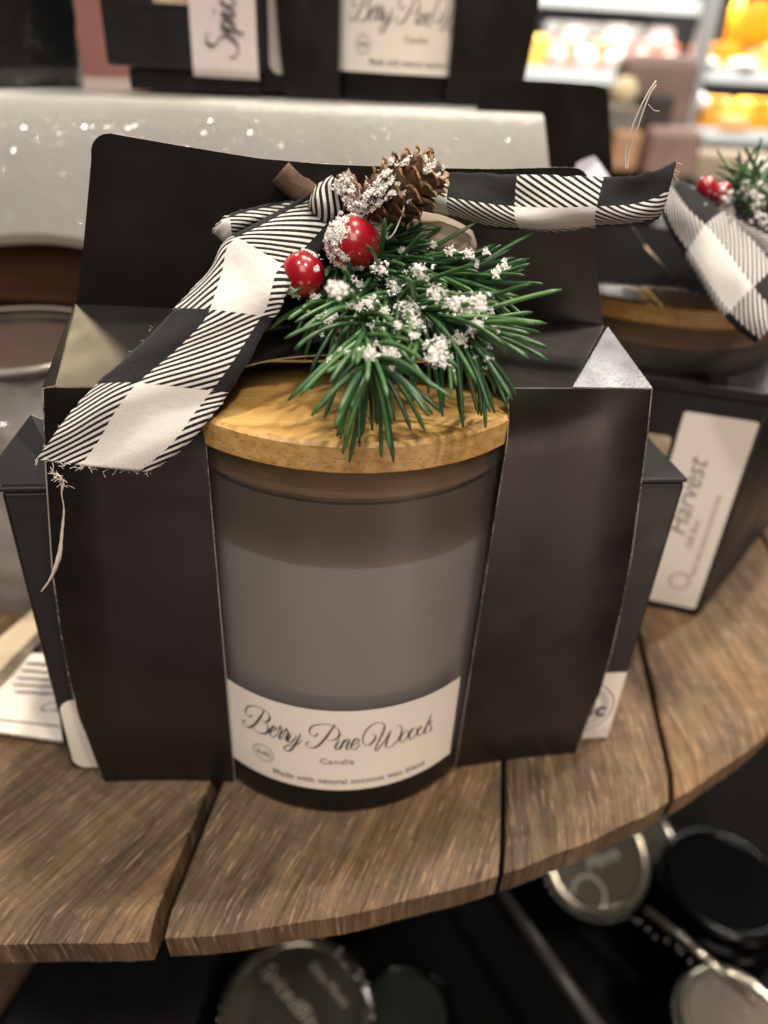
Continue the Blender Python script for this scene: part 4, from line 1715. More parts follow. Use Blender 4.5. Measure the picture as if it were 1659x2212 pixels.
# =================================================================== second gift set on the riser (top of the picture)
UPF = Frame((0.55, 15.2, 15.72), 0.5)
UPZ = 15.72
c2 = thing('gift_carrier', 'black card gift carrier standing on the white riser slab', 'gift box', tuple(UPF(0, 3, 0)), 'black gift carriers on the display')
for side, ui, uo in ((-1, -2.15, -4.15), (1, 1.98, 4.65)):
    rows = []
    for i in range(15):
        z = 11.5 * i / 14
        rows.append((uo + side * 0.35 * math.sin(PI * min(1, (z + 0.3) / 9)), z))
    pts = rows + [(ui, 11.5), (ui, 0.0)]
    mb = MB(); mb.sheet([UPF(a, 0, b) for a, b in pts], -UPF.v, 0.06)
    obj('front_strip', mb, [M_CARD, M_EDGE], c2)
mb = MB(); mb.sheet([UPF(-4.7, 0, 11.5), UPF(4.6, 0, 11.5), UPF(4.5, 3, 12.4), UPF(-4.6, 3, 12.4)], (0, -0.3, 1), 0.05)
obj('front_roof', mb, [M_CARD, M_EDGE], c2)
mb = MB(); mb.sheet([UPF(-4.7, 6.6, 0.02), UPF(4.6, 6.6, 0.02), UPF(4.6, 6.6, 11.5), UPF(-4.7, 6.6, 11.5)], (0, 1, 0), 0.05)
obj('back_panel', mb, [M_CARD, M_EDGE], c2)
jc = UPF(-0.05, 3.0, 0)
smooth_jar((jc[0], jc[1]), 3.35, 'blurred black candle jar with cream label on top of the white riser', None, False, UPZ + 0.02, 9.5, ang=9)
# its window box with the vertical script label
UB = Frame((-7.5, 14.6, 15.72), 1.5)
bx = thing('product_box', 'black window box with a lilac label of sideways script, standing on the white riser', 'box', tuple(UB(0, 2, 0)), 'boxes on the riser')
mb = MB()
# front frame with a window opening
fw = [(-3.95, 0.75), (3.05, 0.75), (3.05, 13), (-3.95, 13)]
mb.box(UB(0.22, 2.3, 6.9), (5.75, 4.4, 12.3), math.radians(1.5))
obj('body', mb, M_CARD2, bx, bevel=0.12)
mb = MB(); mb.box(UB(0.45, 2.4, 0.36), (4.9, 3.8, 0.72), math.radians(1.5))
obj('base_tray', mb, M_CARD2, bx, bevel=0.06)
mb = MB()
pts = rounded_rect(-1.6, 2.6, 0.75, 12, 0.2, (1, 0, 0, 0))
mb.add([UB(a, 0.075, b) for a, b in pts], [tuple(range(len(pts)))])
win = obj('window', mb, simple('dark_window_film', (0.022, 0.024, 0.026), 0.15), bx)
mb = MB()
mb.add([UB(-0.72, 0.06, 2.75), UB(0.6, 0.06, 2.75), UB(0.6, 0.06, 12), UB(-1.1, 0.06, 12)], [(0, 1, 2, 3)])
obj('potpourri', mb, simple('tan_potpourri', (0.50, 0.40, 0.27), 0.8, 0.3, 0.35, 120), win)
mb = MB()
V, F = [], []
for i in range(7):
    z = [0.55, 0.58, 0.9, 1.6, 3.5, 7, 12][i]
    y = [0.3, 0.03, 0.0, 0.02, 0.04, 0.05, 0.05][i]
    V += [UB(0.55, y, z), UB(3.0 - 0.02 * i, y, z)]
for i in range(6):
    F.append((2 * i, 2 * i + 1, 2 * i + 3, 2 * i + 2))
mb.add(V, F)
la = obj('label', mb, simple('lilac_label', (0.72, 0.63, 0.62), 0.5, 0.4, 0.03, 40), bx, smooth=True)


def rot_on(fr, v, u0, z0):           # text that reads upwards
    return lambda x, y: fr(u0 - y, v, z0 + x)


SPIC = [
    [(0.95, 1.35), (0.80, 1.55), (0.45, 1.5), (0.35, 1.15), (0.75, 0.85), (0.85, 0.45), (0.5, 0.05), (0.1, 0.0), (-0.2, 0.2), (-0.15, 0.45)],
    [(1.0, 0.35), (1.25, 0.75), (1.0, -0.35)],
    [(1.15, 0.45), (1.45, 0.78), (1.62, 0.5), (1.4, 0.12), (1.15, 0.15)],
    [(1.62, 0.4), (1.95, 0.75), (1.82, 0.15), (2.05, 0.12), (2.2, 0.4)],
    [(1.98, 1.02), (2.10, 1.10)],
    [(2.75, 0.65), (2.55, 0.75), (2.3, 0.4), (2.4, 0.08), (2.75, 0.15), (3.0, 0.5)],
    [(2.95, 0.35), (3.3, 0.5), (3.3, 0.75), (3.05, 0.6), (2.98, 0.2), (3.3, 0.08), (3.6, 0.35)],
]
mb = MB()
place(mb, stroke_flat([[(x * 0.62, y * 0.74) for x, y in p] for p in SPIC], 0.04, 0.10), rot_on(UB, -0.03, 2.25, 1.35))
obj('script_lettering', mb, M_INK, la)
UB2 = Frame((-3.05, 15.5, 15.72), 1.0)
bx = thing('product_box', 'black side box with a pale rounded sticker of small print, tucked beside the riser carrier', 'box', tuple(UB2(0, 2, 0)), 'boxes on the riser')
mb = MB(); mb.box(UB2(-0.4, 2.6, 4.6), (3.4, 4.6, 9.0), math.radians(1.0))
obj('body', mb, M_CARD2, bx, bevel=0.12)
mb = MB()
pts = rounded_rect(-1.25, 0.75, 0.9, 8.4, 0.4, (1, 0, 0, 1))
mb.add([UB2(a, 0.27, b) for a, b in pts], [tuple(range(len(pts)))])
stk = obj('sticker', mb, M_PAPER, bx)
mb = MB()
for k in range(6):
    for q in range(3):
        place(mb, shift(ring_flat(0, 0, 0.13, 0.10, 8), -0.1 + 0.19 * q + random.uniform(-.04, .04), 1.7 + k * 0.95), lambda x, y: UB2(x, 0.255, y))
obj('small_print', mb, M_INK, stk)

# black glossy bag far left on the riser
mb = MB()
V, F = [], []
na, nb = 22, 14
for j in range(nb + 1):
    z = 15.55 + 11 * j / nb
    for i in range(na):
        t = 2 * PI * i / na
        r = 2.6 + 0.22 * math.sin(3 * t + j * 0.5) + 0.16 * math.sin(7 * t + 1) + random.uniform(-.05, .05)
        V.append((-16.0 + r * math.cos(t) * 1.35, 17.0 + r * math.sin(t), z))
for j in range(nb):
    for i in range(na):
        F.append((j * na + i, j * na + (i + 1) % na, (j + 1) * na + (i + 1) % na, (j + 1) * na + i))
F.append(tuple(reversed(range(na))))
mb.add(V, F)
bag = obj('foil_bag', mb, simple('glossy_black_foil', (0.012, 0.012, 0.013), 0.22, 0.6, 0, 0, 0.15, 60), smooth=True)
tag(bag, 'glossy black foil bag with bright vertical fold, left end of the white riser', 'bag')

# pinkish box further back
p = on_y(190, 170, 55)
mb = MB(); mb.box((p[0] + 1, 60, p[2] + 9), (16, 8, 22))
o = obj('carton', mb, simple('mauve_carton', (0.30, 0.145, 0.125), 0.7, 0.3, 0.12, 8), bevel=0.2)
tag(o, 'dusty mauve carton far behind, seen between the foil bag and the window box', 'carton')
p = on_y(230, 180, 48)
mb = MB(); mb.box((p[0], 50, p[2] - 1.2), (14, 6, 2.2))
o = obj('tray', mb, simple('beige_tray', (0.48, 0.42, 0.33), 0.6, 0.3, 0.1, 10), bevel=0.3)
tag(o, 'beige tray edge in the distance just above the white riser', 'tray')

# =================================================================== right-hand gift set
M_INCARD = simple('black_inner_card', (0.006, 0.0055, 0.0055), 0.95, 0.02)
c3 = thing('gift_carrier', 'black card gift carrier behind the right tail of the front bow, tall rounded fin raised', 'gift box', (9.0, 10.5, 0), 'black gift carriers on the display')
mb = MB()
fa = [on_y(1030, 560, 12.6), on_y(1030, 168, 12.6), on_y(1120, 172, 12.6), on_y(1200, 176, 12.6), on_y(1285, 182, 12.6), on_y(1303, 187, 12.6), on_y(1312, 199, 12.6), on_y(1315, 220, 12.6), on_y(1322, 340, 12.6), on_y(1330, 480, 12.6), on_y(1338, 560, 12.6)]
mb.sheet(fa, (0, -1, 0), 0.06)
obj('handle_fin', mb, [M_CARD, M_DARKEDGE], c3)
ra = [on_z(1240, 606, 11.9), on_z(1475, 623, 11.9), on_y(1352, 488, 11.5), on_y(1240, 478, 11.5)]
mb = MB(); mb.sheet(ra, np.cross(ra[1] - ra[0], ra[2] - ra[0]), 0.06)
obj('side_roof', mb, [M_INCARD, M_WORN], c3)
rb = [on_z(1476, 624, 11.9), on_z(1570, 655, 11.7), on_z(1680, 700, 11.5), on_y(1680, 520, 12.5), on_y(1362, 486, 12.0)]
mb = MB(); mb.sheet(rb, np.cross(rb[1] - rb[0], rb[3] - rb[0]), 0.06)
obj('front_roof', mb, [M_INCARD, M_WORN], c3)
smooth_jar((10.6, 10.75), 4.5, 'dim smoky candle jar with bamboo lid, behind the right box and under the hanging ribbon', None, False, 0.0, 10.4, lab=False)
# angled box with the sideways label
bx = thing('product_box', 'black angled box with tall cream sideways label, at the far right of the table', 'box', (12.9, 8, 0), 'boxes at the right of the table')
f0 = np.array([9.0, 5.86]); f1 = np.array([12.98, 4.82]); f2 = np.array([18.9, 12.2]); f3 = np.array([15.5, 15.0]); f4 = np.array([11.5, 8.0])
mb = MB(); prism(mb, [f0, f1, f2, (19, 6.2 + 7), (16.2, 6.6 + 9)][:3] + [(17.0, 13.4), (12.4, 7.2), (9.3, 6.9)], 0.02, 8.55)
obj('body', mb, M_CARD2, bx, bevel=0.1)
mb = MB(); prism(mb, [f0 + (-.05, -.03), f1 + (0.02, -.06), f2 + (0.05, -.03), (17.0, 13.45), (12.4, 7.25), (9.3, 6.95)], 8.56, 8.95)
obj('lid_flap', mb, M_CARD2, bx, bevel=0.06)
fd = (f1 - f0) / np.linalg.norm(f1 - f0)
BF = Frame((f1[0], f1[1], 0), math.degrees(math.atan2(fd[1], fd[0])))
mb = MB()
pts = rounded_rect(-2.45, 0.35, -0.16, 7.95, 0.1)
mb.add([BF(a, -0.012, b) for a, b in pts], [tuple(range(len(pts)))])
la = obj('label', mb, M_PAPER, bx)
mb = MB()
pts = rounded_rect(-3.7, 1.2, -2.6, 7.0, 0.15)
mb.add([BF(a, -0.012, b) for a, b in pts], [tuple(range(len(pts)))])
obj('window', mb, simple('tan_potpourri_window', (0.46, 0.37, 0.25), 0.6, 0.4, 0.4, 130), bx)
mb = MB()
V, F = text_flat('Harvest', 0.95, shear=0.35)
place(mb, (V, F), rot_on(BF, -0.02, -1.30, 3.3))
V, F = text_flat('Gift Box', 0.34)
place(mb, (V, F), rot_on(BF, -0.02, -0.95, 2.9))
V, F = text_flat('Made with natural coconut wax', 0.27)
place(mb, (V, F), rot_on(BF, -0.02, -0.55, 1.7))
place(mb, ring_flat(-1.0, 1.45, 0.34, 0.05), lambda x, y: BF(x, -0.02, y))
obj('lettering', mb, M_INKG, la)
# its ribbon tail, berry and sprig
rb3 = thing('ribbon', 'blurred black and white check ribbon hanging over the dim candle at right', 'ribbon', tuple(on_y(1500, 430, 6)))


def Y(x, y, d):
    return CAM + ray(x, y) * d


rows = [
    (Y(1478, 392, 21.8), Y(1450, 402, 21.4), Y(1418, 430, 21.6), 1.6),
    (Y(1520, 425, 21.4), Y(1485, 452, 20.8), Y(1448, 505, 21.2), 1.25),
    (Y(1575, 470, 21.2), Y(1535, 500, 20.6), Y(1490, 570, 20.9), 0.9),
    (Y(1640, 535, 21.0), Y(1590, 575, 20.3), Y(1535, 645, 20.6), 0.35),
    (Y(1690, 595, 20.8), Y(1640, 640, 20.1), Y(1580, 700, 20.4), -0.15),
    (Y(1725, 650, 20.6), Y(1685, 690, 19.9), Y(1632, 742, 20.2), -0.6),
]
rows = [(a, b, c, d + 2) for a, b, c, d in rows]
ribbon_piece('ribbon_tail', rows, rb3, fold=0.46, width=2.4, phase=0.2, flip=-1)
rows = [
    (Y(1470, 395, 22.2), Y(1520, 420, 22.0), Y(1490, 440, 22.1), 0.2),
    (Y(1570, 430, 22.0), Y(1580, 470, 21.6), Y(1560, 500, 21.8), 0.9),
    (Y(1670, 480, 21.8), Y(1670, 520, 21.4), Y(1650, 555, 21.6), 1.8),
    (Y(1720, 510, 21.6), Y(1720, 560, 21.3), Y(1700, 590, 21.4), 2.3),
]
ribbon_piece('ribbon_tail', rows, rb3, fold=0.5, width=2.2)
pk3 = thing('pine_pick', 'out of focus snowy pine sprig with red berries, upper right above the hanging ribbon', 'decoration', tuple(Y(1570, 410, 22)))
for (x, y, r) in ((1525, 405, .30), (1553, 418, .28), (1565, 408, 0.2)):
    mb = MB(); mb.ball(Y(x, y, 21.6), r, 20, 12)
    obj('berry', mb, M_BERRY, pk3, smooth=True)
old = needle_mb
needle_mb = MB()
for k in range(90):
    b0 = Y(random.uniform(1585, 1660), random.uniform(385, 450), random.uniform(21.4, 22.6))
    d = RT * random.uniform(-0.7, 0.9) + UP * random.uniform(-0.4, 1.0) + _fw * random.uniform(-0.5, 0.5)
    d /= np.linalg.norm(d)
    needle(b0, d, random.uniform(0.9, 1.4), G * 0.3, 0.05, random.random())
obj('needles', needle_mb, M_NEEDLE, pk3, smooth=True, attr=True)
mb = MB()
for k in range(9):
    flake(Y(random.uniform(1500, 1660), random.uniform(385, 480), 21.3), random.uniform(0.2, 0.4), CAM - Y(1580, 420, 21.3), 10, mb)
obj('snow_dusting', mb, M_SNOW, pk3)
# crumpled clear wrap and white paper corner between
mb = MB()
mb.sheet([Y(1238, 395, 26.5), Y(1252, 318, 27), Y(1268, 312, 27), Y(1318, 385, 26)], (0, -1, 0.2), 0.03)
o = obj('paper_corner', mb, [simple('lilac_tissue', (0.55, 0.53, 0.62), 0.7), M_EDGE])
tag(o, 'pale lilac paper corner poking up before the tall black fin', 'paper')

# =================================================================== left side: wrapped jar, leaflets
gj = thing('wrapped_jar', 'clear wrapped glass jar with brown contents, half out of frame at left', 'jar', (-12.0, 7.0, 0))
mb = MB()
gc = np.array([-11.3, 6.0, 0])
V, F = [], []
na, nb = 40, 22
for j in range(nb + 1):
    z = 8.6 * j / nb
    for i in range(na):
        t = 2 * PI * i / na
        r = 3.5 + 0.18 * math.sin(4 * t + z) + 0.12 * math.sin(9 * t - 1.3 * z) + random.uniform(-.05, .05)
        r *= 1 - 0.12 * max(0, (z - 7) / 2)
        V.append(gc + (r * math.cos(t), r * math.sin(t), z + 0.05))
for j in range(nb):
    for i in range(na):
        F.append((j * na + i, j * na + (i + 1) % na, (j + 1) * na + (i + 1) % na, (j + 1) * na + i))
mb.add(V, F)
obj('wrap', mb, M_CLEAR, gj, smooth=True)
mb = MB()
mb.lathe(gc, [(2.6, 0.1), (3.1, 0.4), (3.1, 6.2), (2.8, 7.2)], 40)
obj('glass', mb, simple('dim_taupe_glass', (0.12, 0.102, 0.085), 0.12, 0.5, 0.45, 16), gj, smooth=True)
mb = MB()
mb.lathe(gc + (0, 0, 8.65), [(3.05, 0), (3.22, 0.06), (3.3, 0.2), (3.18, 0.34), (3.0, 0.3)], 48, cap0=False, cap1=False)
obj('rim', mb, simple('grey_clear_rim', (0.15, 0.135, 0.115), 0.2), gj, smooth=True)
mb = MB()
mb.lathe(gc + (0, 0, 8.5), [(2.9, 0), (2.4, 0.12), (0.3, 0.3)], 40)
obj('contents', mb, simple('brown_contents', (0.030, 0.016, 0.009), 0.6, 0.4, 0.4, 40), gj, smooth=True)
# brown wooden board seen under the riser at left
mb = MB(); mb.box((-17.5, 14.8, 9.0), (14, 3, 2.4)); mb.box((-17.5, 15.4, 4.0), (13, 2, 7.6))
o = obj('wooden_crate', mb, simple('reddish_brown_wood', (0.095, 0.042, 0.021), 0.6, 0.3, 0.3, 20), bevel=0.15)
tag(o, 'reddish brown wooden crate in the shadow under the left end of the white riser', 'crate')
# leaflets on the table
lz = 0.35
lf = thing('leaflet', 'white printed leaflet lying on the planks left of the carrier', 'leaflet', (-9.5, -1.5, 0))
a = [on_z(-30, 1577, lz), on_z(135, 1600, lz), on_z(112, 1415, lz), on_z(60, 1410, lz), on_z(-30, 1500, lz)]
mb = MB(); mb.sheet(a, (0, 0, 1), 0.10)
obj('page', mb, [M_PAPER, M_EDGE], lf)
mb = MB()
for (xa, ya, xb, yb_) in ((55, 1432, 110, 1437), (45, 1448, 112, 1453), (35, 1464, 115, 1469), (25, 1478, 117, 1484), (30, 1494, 118, 1499)):
    p0, p1 = on_z(xa, ya, lz + 0.012), on_z(xb, yb_, lz + 0.012)
    sq = [np.array([0.0, 0])]
    ln = np.linalg.norm(p1 - p0)
    ex = (p1 - p0) / ln; ey = np.array([-ex[1], ex[0], 0])
    path = [(t * ln, 0.05 * math.sin(t * 60) + 0.03 * math.sin(t * 131)) for t in np.linspace(0, 1, 46)]
    place(mb, stroke_flat([path], 0.05, 0.08, per=2), lambda x, y: p0 + ex * x + ey * y)
p0, p1 = on_z(78, 1535, lz + 0.012), on_z(122, 1538, lz + 0.012)
V, F = text_flat('Candle', 0.55, shear=0.4)
ex = (p1 - p0) / np.linalg.norm(p1 - p0); ey = np.array([-ex[1], ex[0], 0])
place(mb, (V, F), lambda x, y: p0 + ex * x + ey * y)
obj('print', mb, M_INKG, lf)
mb = MB()
a = [on_z(-30, 1548, lz + .03), on_z(128, 1566, lz + .03), on_z(128, 1571, lz + .03), on_z(-30, 1553, lz + .03)]
mb.sheet(a, (0, 0, 1), 0.02)
obj('fold_line', mb, simple('grey_fold', (0.36, 0.33, 0.30), 0.7), lf)
mb = MB()
a = [on_z(-30, 1480, 0.9), on_z(92, 1352, 0.9), on_z(88, 1300, 0.9), on_z(-30, 1400, 0.9)]
mb.sheet(a, (0, 0, 1), 0.5)
o = obj('kraft_card', mb, [simple('kraft_cream_card', (0.52, 0.42, 0.28), 0.6, 0.3, 0.12, 20), M_EDGE], bevel=0.05)
tag(o, 'cream kraft card tilted behind the white leaflet at left', 'card')

# =================================================================== the tier below: dark jars
ZL = -22.0
mb = MB(); mb.box((8, 20, -31.2), (160, 120, 2.0))
o = structure(obj('lower_shelf', mb, simple('black_shelf', (0.004, 0.0037, 0.0034), 0.9, 0.1)))
M_GOLD = simple('brass_lid_ring', (0.27, 0.25, 0.20), 0.15, 0.5, 0.15, 60, metal=0.85)
M_OLIVE = simple('olive_lid_print', (0.045, 0.042, 0.033), 0.22, 0.5, 0.3, 30, 0, 0, 0.35)
M_LIDTXT = simple('pale_lid_lettering', (0.36, 0.33, 0.27), 0.5)
M_JARGL = simple('black_jar_glass', (0.002, 0.002, 0.0022), 0.16, 0.12)


def low_jar(c, r, label, texts=(), gold=True, zt=ZL, tilt=None, h=7.5, disc=None, beads=True, group='dark lidded jars on the lower shelf'):
    j = thing('lidded_jar', label, 'jar', (c[0], c[1], zt - h), group)
    ax = (0, 0, 1) if tilt is None else tilt
    A = Matrix.Identity(3) if tilt is None else Vector(ax).to_track_quat('Z', 'Y').to_matrix()
    c3_ = np.array([c[0], c[1], zt])

    def loc(x, y, z):
        return c3_ + np.array(A @ Vector((x, y, z)))
    mb = MB()
    mb.lathe(c3_, [(r * 0.95, -h), (r * 1.08, -h + 0.5), (r * 1.10, -2.0), (r * 1.0, -1.2)], 48, axis=ax)
    obj('glass', mb, M_JARGL, j, smooth=True)
    mb = MB()
    mb.lathe(c3_, [(r * 1.0, -1.15), (r * 1.03, -1.0), (r * 1.03, -0.25), (r * 0.97, 0.0), (r * 0.84, 0.02), (r * 0.82, -0.14)], 64, axis=ax, cap1=False)
    l = obj('lid', mb, M_GOLD if gold else M_JARGL, j, smooth=True)
    mb = MB()
    mb.lathe(c3_, [(r * 0.82, -0.2), (r * 0.82, -0.12)], 48, axis=ax)
    obj('lid_disc', mb, disc or M_OLIVE, l)
    if beads:
        mb = MB()
        for k in range(46):
            t = 2 * PI * k / 46
            for zz in (-0.55,):
                mb.ball(loc(r * 1.04 * math.cos(t), r * 1.04 * math.sin(t), zz), 0.12, 8, 5)
        obj('knurling', mb, simple('polished_knurl', (0.55, 0.55, 0.56), 0.12, 0.5, metal=1.0), l, smooth=True)
    if texts:
        mb = MB()
        for (body, size, sh, x, y, rot) in texts:
            V, F = text_flat(body, size, shear=sh, align='CENTER')
            place(mb, shift((V, F), x, y, 1, rot), lambda a_, b_: loc(a_, b_, -0.105))
        place(mb, ring_flat(-1.2, -1.9, 0.95, 0.12), lambda a_, b_: loc(a_, b_, -0.105))
        obj('lettering', mb, M_LIDTXT, l)
    return j


p = on_z(640, 2175, ZL)
low_jar(p, 3.55, 'brass ringed jar lid with slanting pale lettering, below the table edge at centre', [('SpicedBites', 1.0, 0.3, -0.4, 0.1, math.radians(-43)), ('Elite Mints', 0.62, 0.0, 1.35, 1.0, math.radians(-43))])
p = on_z(1290, 1845, ZL)
low_jar(p, 3.3, 'tipped brass lidded jar peeping out under the table rim at right', [('Mints', 1.0, 0.3, 0.3, -0.6, 0.2), ('Elite', 0.8, 0.0, 0.2, 0.6, 0.2)], zt=ZL, tilt=(0.12, -0.42, 0.9))
p = on_z(1372, 1800, ZL - 3)
low_jar(p, 3.2, 'brass lidded jar half hidden behind the tipped jar under the rim', (), zt=ZL - 3, tilt=(0.25, -0.1, 0.9))
p = on_z(1570, 1900, ZL)
low_jar(p, 3.5, 'black jar with a disc coloured as its shaded open mouth at the lower right', (), gold=False, disc=M_JARGL, beads=False)  # black disc stands in for the shade inside the open mouth
p = on_z(1590, 2205, ZL)
low_jar(p, 2.7, 'small jar with a pinkish beige lid in the lower right corner', (), disc=simple('pinkish_beige_lid', (0.10, 0.080, 0.066), 0.7, 0.15))
p = on_z(875, 2190, ZL - 2)
low_jar(p, 2.6, 'black lidded jar with green leaves printed on it, right of the lettered lid', (), gold=False, disc=simple('green_leaf_print', (0.010, 0.014, 0.010), 0.5, 0.3, 0.6, 50), zt=ZL - 2, beads=False)
# strings of beads, bars
mb = MB()
a, b = on_z(1080, 1925, ZL - 1), on_z(1300, 2230, ZL - 1)
mb.tube([a, b], 0.35, 8)
o = obj('divider_bar', mb, simple('dull_grey_bar', (0.05, 0.047, 0.045), 0.35), smooth=True)
tag(o, 'thin grey divider bar slanting down from the table edge towards lower right', 'bar')
mb = MB()
a, b = on_z(1395, 1965, ZL), on_z(1640, 2165, ZL)
mb.tube([a, b], 0.24, 10)
sb = obj('brass_strip', mb, M_GOLD, smooth=True)
tag(sb, 'slanting brass edged strip with glints between the jars at lower right', 'strip')
mb = MB()
for k in range(14):
    t = k / 13
    q = a + (b - a) * t + np.array([-0.9, -0.5, 0.2]) + rng.normal(0, 0.1, 3)
    mb.ball(q, 0.09, 8, 5)
obj('bead', mb, simple('bright_bead', (0.75, 0.75, 0.78), 0.1, metal=1.0), sb, smooth=True).name = 'beading'
mb = MB()
for (x, y) in ((690, 2000), (690, 2010), (694, 2022), (735, 2052), (728, 2062), (778, 2100), (770, 2112), (745, 2085), (790, 2125), (782, 2140)):
    mb.ball(on_z(x, y, ZL + 0.5), 0.12, 8, 5)
mb.tube([on_z(735, 2052, ZL + .5), on_z(778, 2100, ZL + .5), on_z(800, 2170, ZL + .5)], 0.10, 6)
o = obj('bead_string', mb, simple('bright_bead_string', (0.6, 0.6, 0.62), 0.12, metal=1.0), smooth=True)
tag(o, 'string of shiny beads curving beside the lettered jar lid', 'beads')
p = on_z(250, 2120, ZL - 2)
mb = MB(); mb.box((p[0], p[1], ZL - 4.5), (9.5, 12, 5), math.radians(-8))
o = obj('black_carton', mb, M_CARD2, bevel=0.2)
tag(o, 'plain black carton in deep shadow under the left of the table', 'carton')
p = on_z(5, 2130, ZL)
mb = MB(); mb.box((p[0] - 2.2, p[1], ZL - 1), (4.2, 14, 1.2), math.radians(-14))
o = obj('driftwood_piece', mb, simple('greyed_slat_wood', (0.16, 0.115, 0.085), 0.6, 0.3, 0.3, 20), bevel=0.1)
tag(o, 'greyish brown wooden slat below the table at the lower left corner', 'slat')

# =================================================================== the lit display case far behind
YF = 190.0
fc = thing('display_case', 'tall lit chiller case with white shelf edges far behind at upper right', 'display case', (60, YF, -60))
M_STEEL = simple('brushed_grey_metal', (0.30, 0.31, 0.31), 0.4, 0.5, metal=0.2)
M_SHELF = simple('white_shelf_edge', (0.72, 0.78, 0.80), 0.35)
M_CASE = simple('dark_case_lining', (0.022, 0.022, 0.023), 0.6)


def FP(x, y, d=0.0):
    return on_y(x, y, YF + d)


pL, pR = FP(1000, 0), FP(1900, 0)
mb = MB(); mb.box(((pL[0] + pR[0]) / 2, YF + 45, -10), (pR[0] - pL[0], 2, 170))
obj('back_wall', mb, M_CASE, fc)
post = FP(1480, 200)
mb = MB(); mb.box((post[0] + 1, YF - 1.5, 0), (3.6, 3, 150))
obj('post', mb, M_STEEL, fc, bevel=0.3)
shelf_z = [FP(1200, 160)[2], FP(1570, 163)[2], FP(1570, 292)[2]]
segs = [(FP(1000, 160)[0], post[0] - 1, shelf_z[0]), (post[0] + 3, FP(1900, 160)[0], shelf_z[1]), (post[0] + 3, FP(1900, 160)[0], shelf_z[2]), (FP(1000, 160)[0], post[0] - 1, shelf_z[0] - 16), (FP(1000, 160)[0], post[0] - 1, FP(1200, 10)[2] + 1), (post[0] + 3, FP(1900, 160)[0], FP(1570, 5)[2] + 4)]
for (xa, xb, z) in segs:
    mb = MB(); mb.box(((xa + xb) / 2, YF + 21, z), (xb - xa, 42, 1.2))
    s_ = obj('shelf', mb, M_CASE, fc)
    mb = MB(); mb.box(((xa + xb) / 2, YF - 0.6, z), (xb - xa, 1.0, 3.0))
    obj('price_rail', mb, M_SHELF, s_, bevel=0.15)


def strip_lamp(parent, xa, xb, y, z, power, col=(1, 0.96, 0.9)):
    l = bpy.data.lights.new('case_lamp', 'AREA')
    l.shape = 'RECTANGLE'
    l.size = (xb - xa) * S
    l.size_y = 4 * S
    l.energy = power
    l.color = col
    o = bpy.data.objects.new('case_lamp', l)
    COL.objects.link(o)
    o.parent = parent
    o.location = (Vector(((xa + xb) / 2, y, z)) - Vector(ORG[parent.name])) * S
    o.rotation_euler = (math.radians(25), 0, 0)
    return o


strip_lamp(fc, pL[0], post[0] - 2, YF + 4, FP(1200, 20)[2], 1.8)
strip_lamp(fc, post[0] + 4, pR[0], YF + 4, FP(1570, 10)[2] + 2, 2.4)
strip_lamp(fc, post[0] + 4, pR[0], YF + 4, shelf_z[1] - 2.0, 1.9)
strip_lamp(fc, pL[0], post[0] - 2, YF + 4, shelf_z[0] - 2.0, 0.5)
rail_fill = strip_lamp(fc, pL[0], pR[0], YF - 26, 62, 11)  # added canopy strip that brightens the price rails
rail_fill.rotation_euler = (math.radians(-28), 0, 0)
# light strip housing
mb = MB(); a, b = FP(1180, 65, 20), FP(1400, 65, 20)
mb.box(((a[0] + b[0]) / 2, YF + 24, a[2]), (b[0] - a[0], 3, 4.6))
obj('lamp_tube', mb, simple('milky_tube', (0.75, 0.75, 0.73), 0.4), fc, bevel=0.8)


def good(name, x, y, w, h, col, label, cat, kind='box', zb=None, dd=6, rough=0.5, group='goods in the lit display case'):
    """a product standing on a shelf of the case; x,y,w,h measured in the picture, depth dd behind the shelf edge"""
    k = (YF + dd - CAM[1]) / ray(x, y)[1]
    c = CAM + ray(x, y) * k
    W_, H_ = w * k / FPX, h * k / FPX
    mb = MB()
    if zb is not None:
        c = np.array([c[0], c[1], zb + H_ / 2])
    if kind == 'box':
        mb.box(c, (W_, min(W_, 10), H_))
        o = obj(name, mb, simple(name + '_m', col, rough, 0.4, 0.2, 12), bevel=min(W_, H_) * 0.16)
    elif kind == 'wheel':
        mb.lathe(c - (0, 0, H_ / 2), [(W_ * 0.44, 0), (W_ * 0.5, H_ * 0.15), (W_ * 0.5, H_ * 0.85), (W_ * 0.44, H_)], 32)
        o = obj(name, mb, simple(name + '_m', col, rough, 0.4, 0.2, 12), angle=50)
    else:
        mb.ball(c, (W_ / 2, W_ / 2, H_ / 2), 24, 14)
        o = obj(name, mb, simple(name + '_m', col, rough, 0.4, 0.2, 12), smooth=True)
    tag(o, label, cat, group)
    return o


z1 = shelf_z[0] + 0.7
z2 = shelf_z[1] + 0.7
z3 = shelf_z[2] + 0.7
good('cheese_block', 1125, 115, 100, 62, (0.84, 0.56, 0.12), 'large yellow block on the left end of the lit shelf', 'cheese', zb=z1)
good('tray_pack', 1212, 125, 52, 58, (0.80, 0.24, 0.14), 'coral red and white pack right beside the yellow block', 'food pack', zb=z1)
for x, c_, l_ in ((1200, (0.72, 0.62, 0.58), 'white round tub right beside the yellow block'), (1266, (0.80, 0.76, 0.73), 'bright white round tub between coral packs'), (1330, (0.74, 0.66, 0.62), 'tall white tub with a coral pack behind it'), (1385, (0.85, 0.8, 0.77), 'small white tub left of the last one by the post'), (1445, (0.8, 0.74, 0.72), 'small white tub nearest to the grey post')):
    good('white_tub', x, 130, 46, 46, c_, l_, 'tub', 'ball', zb=z1, dd=2)
good('tray_pack', 1300, 115, 60, 62, (0.72, 0.22, 0.12), 'rusty coral pack between two white tubs', 'food pack', zb=z1, dd=9)
